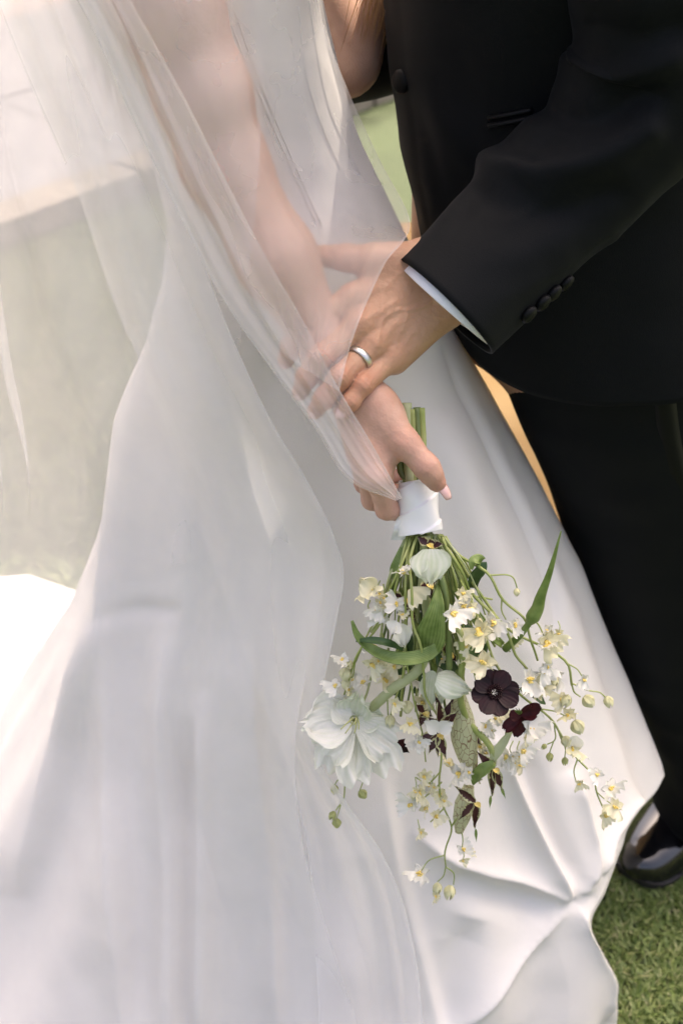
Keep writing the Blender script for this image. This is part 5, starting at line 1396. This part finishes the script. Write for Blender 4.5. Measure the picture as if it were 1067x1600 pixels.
# ---- chocolate cosmos
def cosmos(px, py, off, r_px, nrm, label, n=8, mat_='maroon', spread=1.0):
    f = flower('cosmos_flower', label); c = BP(px, py, off); r = r_px * pxm(py)
    nrm = np.array(nrm); x = np.cross(UP, nrm); x /= np.linalg.norm(x); y = np.cross(nrm, x)
    for k in range(n):
        a = k * 2 * np.pi / n + .2 + RNG.normal(0, .05); rd = x * math.cos(a) + y * math.sin(a)
        place_petal(f, c + rd * r * .12 + nrm * (.0015 * (k % 2)), c + rd * r * RNG.uniform(.95, 1.06) + nrm * (r * .10 + .0015 * (k % 2)), r * .78, nrm + rd * -.1, mat_, shape='broad', cup=.18, curl=.04, ruffle=.02, ribs=.0003, ph=k, nu=17, nv=12, rk=1.5)
    mb = MB()
    for k in range(46):
        a = k * 2.4; rr_ = r * .27 * math.sqrt(k / 46); p = c + (x * math.cos(a) + y * math.sin(a)) * rr_
        mb.tube(catmull([p, p + nrm * (.004 + .001 * RNG.random()) + (x * math.cos(a) + y * math.sin(a)) * .001], 4), [.0005, .0005, .0006, .0009], 5)
    mb.build('flower_centre', M['maroon'], f); return f
cosmos(772, 1082, .066, 36, facing(.1, .25), 'dark chocolate cosmos flower facing outwards')
f = flower('cosmos_flower', 'dark maroon cosmos seen from the side with a green calyx')
for x, y, W, jx in ((845, 1102, .012, .4), (838, 1118, .011, .2), (795, 1120, .011, -.3), (790, 1140, .012, -.2), (806, 1148, .011, 0), (826, 1098, .010, .5), (820, 1142, .010, 0)):
    place_petal(f, BP(814, 1117, .045), BP(x, y, .046), W, facing(jx, .3), 'maroon_red', shape='broad', cup=.3, ruffle=.06, nu=11, ph=x)
for k in range(8):
    a = k * .8; place_petal(f, BP(813, 1116, .048), BP(810 + 8 * math.cos(a) - 4, 1114 + 5 * math.sin(a) - 6, .056), .0022, facing(0, .3), 'leaf', 'sepal', shape='point', nu=5, nv=6)
f = flower('orchid_flower', 'small spidery maroon blossom beside the ribbed white flower')
for x, y, W in ((601, 1146, .008), (634, 1152, .010), (640, 1176, .010), (612, 1190, .008), (608, 1162, .009), (637, 1164, .007)):
    place_petal(f, BP(621, 1164, .04), BP(x, y, .04 + RNG.normal(0, .006)), W, facing(RNG.normal(0, .5), .2), 'maroon_red' if y < 1155 else 'maroon', shape='point', cup=.4, curl=RNG.normal(0, .2), ruffle=.04, nu=9, ph=x)
# ---- speckled orchids
def speck(cx, cy, off, tips, label, W=.0095):
    f = flower('speckled_orchid', label); c = BP(cx, cy, off)
    for q in tips:
        x, y, g_ = q
        place_petal(f, c, BP(x, y, off + RNG.uniform(-.006, .008)), W, facing(RNG.normal(0, .3), .2), 'speckle', shape='point', cup=.45, curl=RNG.normal(0, .12), ruffle=.06, ph=x, nu=13, nv=18, rk=6)
        if g_:
            dv = np.array([x - cx, y - cy]); dv = dv / np.linalg.norm(dv)
            place_petal(f, BP(x - dv[0] * 3, y - dv[1] * 3, off), BP(x + dv[0] * 16, y + dv[1] * 16, off), .0035, facing(0, .2), 'leaf', 'petal_tip', shape='point', cup=.3, nu=5, nv=8)
    place_petal(f, c + TOC * .003, c + TOC * .008 - UP * .005 + np.array([.004, 0, 0]), .006, facing(.3, .3), 'crest', 'lip', shape='round', cup=.6, ruffle=.1, nu=9)
    return f
speck(688, 1138, .05, [(686, 1088, 0), (706, 1090, 0), (720, 1106, 0), (668, 1120, 0)], 'speckled maroon orchid behind the winged white petals', .013)
speck(684, 1146, .052, [(669, 1178, 0), (697, 1186, 0), (684, 1182, 0), (648, 1158, 0)], 'speckled maroon orchid hanging above the pitcher leaf', .012)
speck(742, 1253, .05, [(709, 1226, 0), (716, 1282, 0), (743, 1298, 1)], 'speckled maroon orchid at the lower tip', .011)
speck(771, 1200, .046, [(766, 1246, 1), (783, 1232, 1), (745, 1176, 0)], 'speckled maroon orchid on the curved green stem', .012)
speck(668, 850, .012, [(650, 838, 0), (664, 858, 0), (697, 852, 0), (682, 846, 0)], 'dark speckled petals tucked under the ribbon', .010)
speck(668, 912, .03, [(655, 925, 0), (684, 908, 0), (672, 935, 0)], 'dark speckled orchid under the pale rounded petal', .012)
speck(628, 935, .022, [(604, 928, 0), (640, 952, 0), (650, 970, 0), (612, 950, 0)], 'dark speckled orchid deep among the stems', .012)
speck(662, 1112, .04, [(648, 1100, 0), (655, 1135, 0), (676, 1120, 0)], 'speckled orchid behind the drooping white tulip petals', .011)
speck(735, 1150, .03, [(742, 1128, 0), (752, 1165, 0), (722, 1160, 0)], 'speckled orchid tucked behind the netted pitcher leaf', .010)
speck(700, 1020, .03, [(690, 1000, 0), (714, 1035, 0), (688, 1040, 0)], 'dark speckled orchid beside the deep green leaf', .011)
leaf_strip([(772, 1192, .05), (758, 1200, .054), (744, 1212, .05), (738, 1226, .046)], [.006, .012, .010, .002], 'leaf', facing(-.1, .5), .4, n=16)
leaf_strip([(800, 1140, .035), (786, 1160, .042), (774, 1178, .046), (768, 1190, .046)], [.002, .007, .009, .005], 'stem_pale', facing(.1, .4), .4, n=16)
# ---- netted pitcher leaves
def pitcher(pts, rads, label):
    c = catmull([BP(*p) for p in pts], 40); rr = np.interp(np.linspace(0, 1, 40), np.linspace(0, 1, len(rads)), rads)
    T, N, B = frames(c); a = np.linspace(0, 2 * np.pi, 28, endpoint=False)
    V = c[:, None] + rr[:, None, None] * (np.cos(a)[None, :, None] * N[:, None] * .75 + np.sin(a)[None, :, None] * B[:, None])
    o = mesh_obj('pitcher_leaf', V.reshape(-1, 3), grid_faces(40, 28, True), M['netted'], bq); o['label'] = label
    return o
pitcher([(716, 1085, .03), (722, 1130, .036), (728, 1170, .036), (738, 1210, .034)], [.006, .011, .0125, .0095, .005], 'pale pitcher leaf with a net of dark veins')
pitcher([(732, 1228, .034), (725, 1258, .036), (717, 1300, .034)], [.005, .0095, .0085, .004], 'small pinkish netted pitcher leaf at the tip')
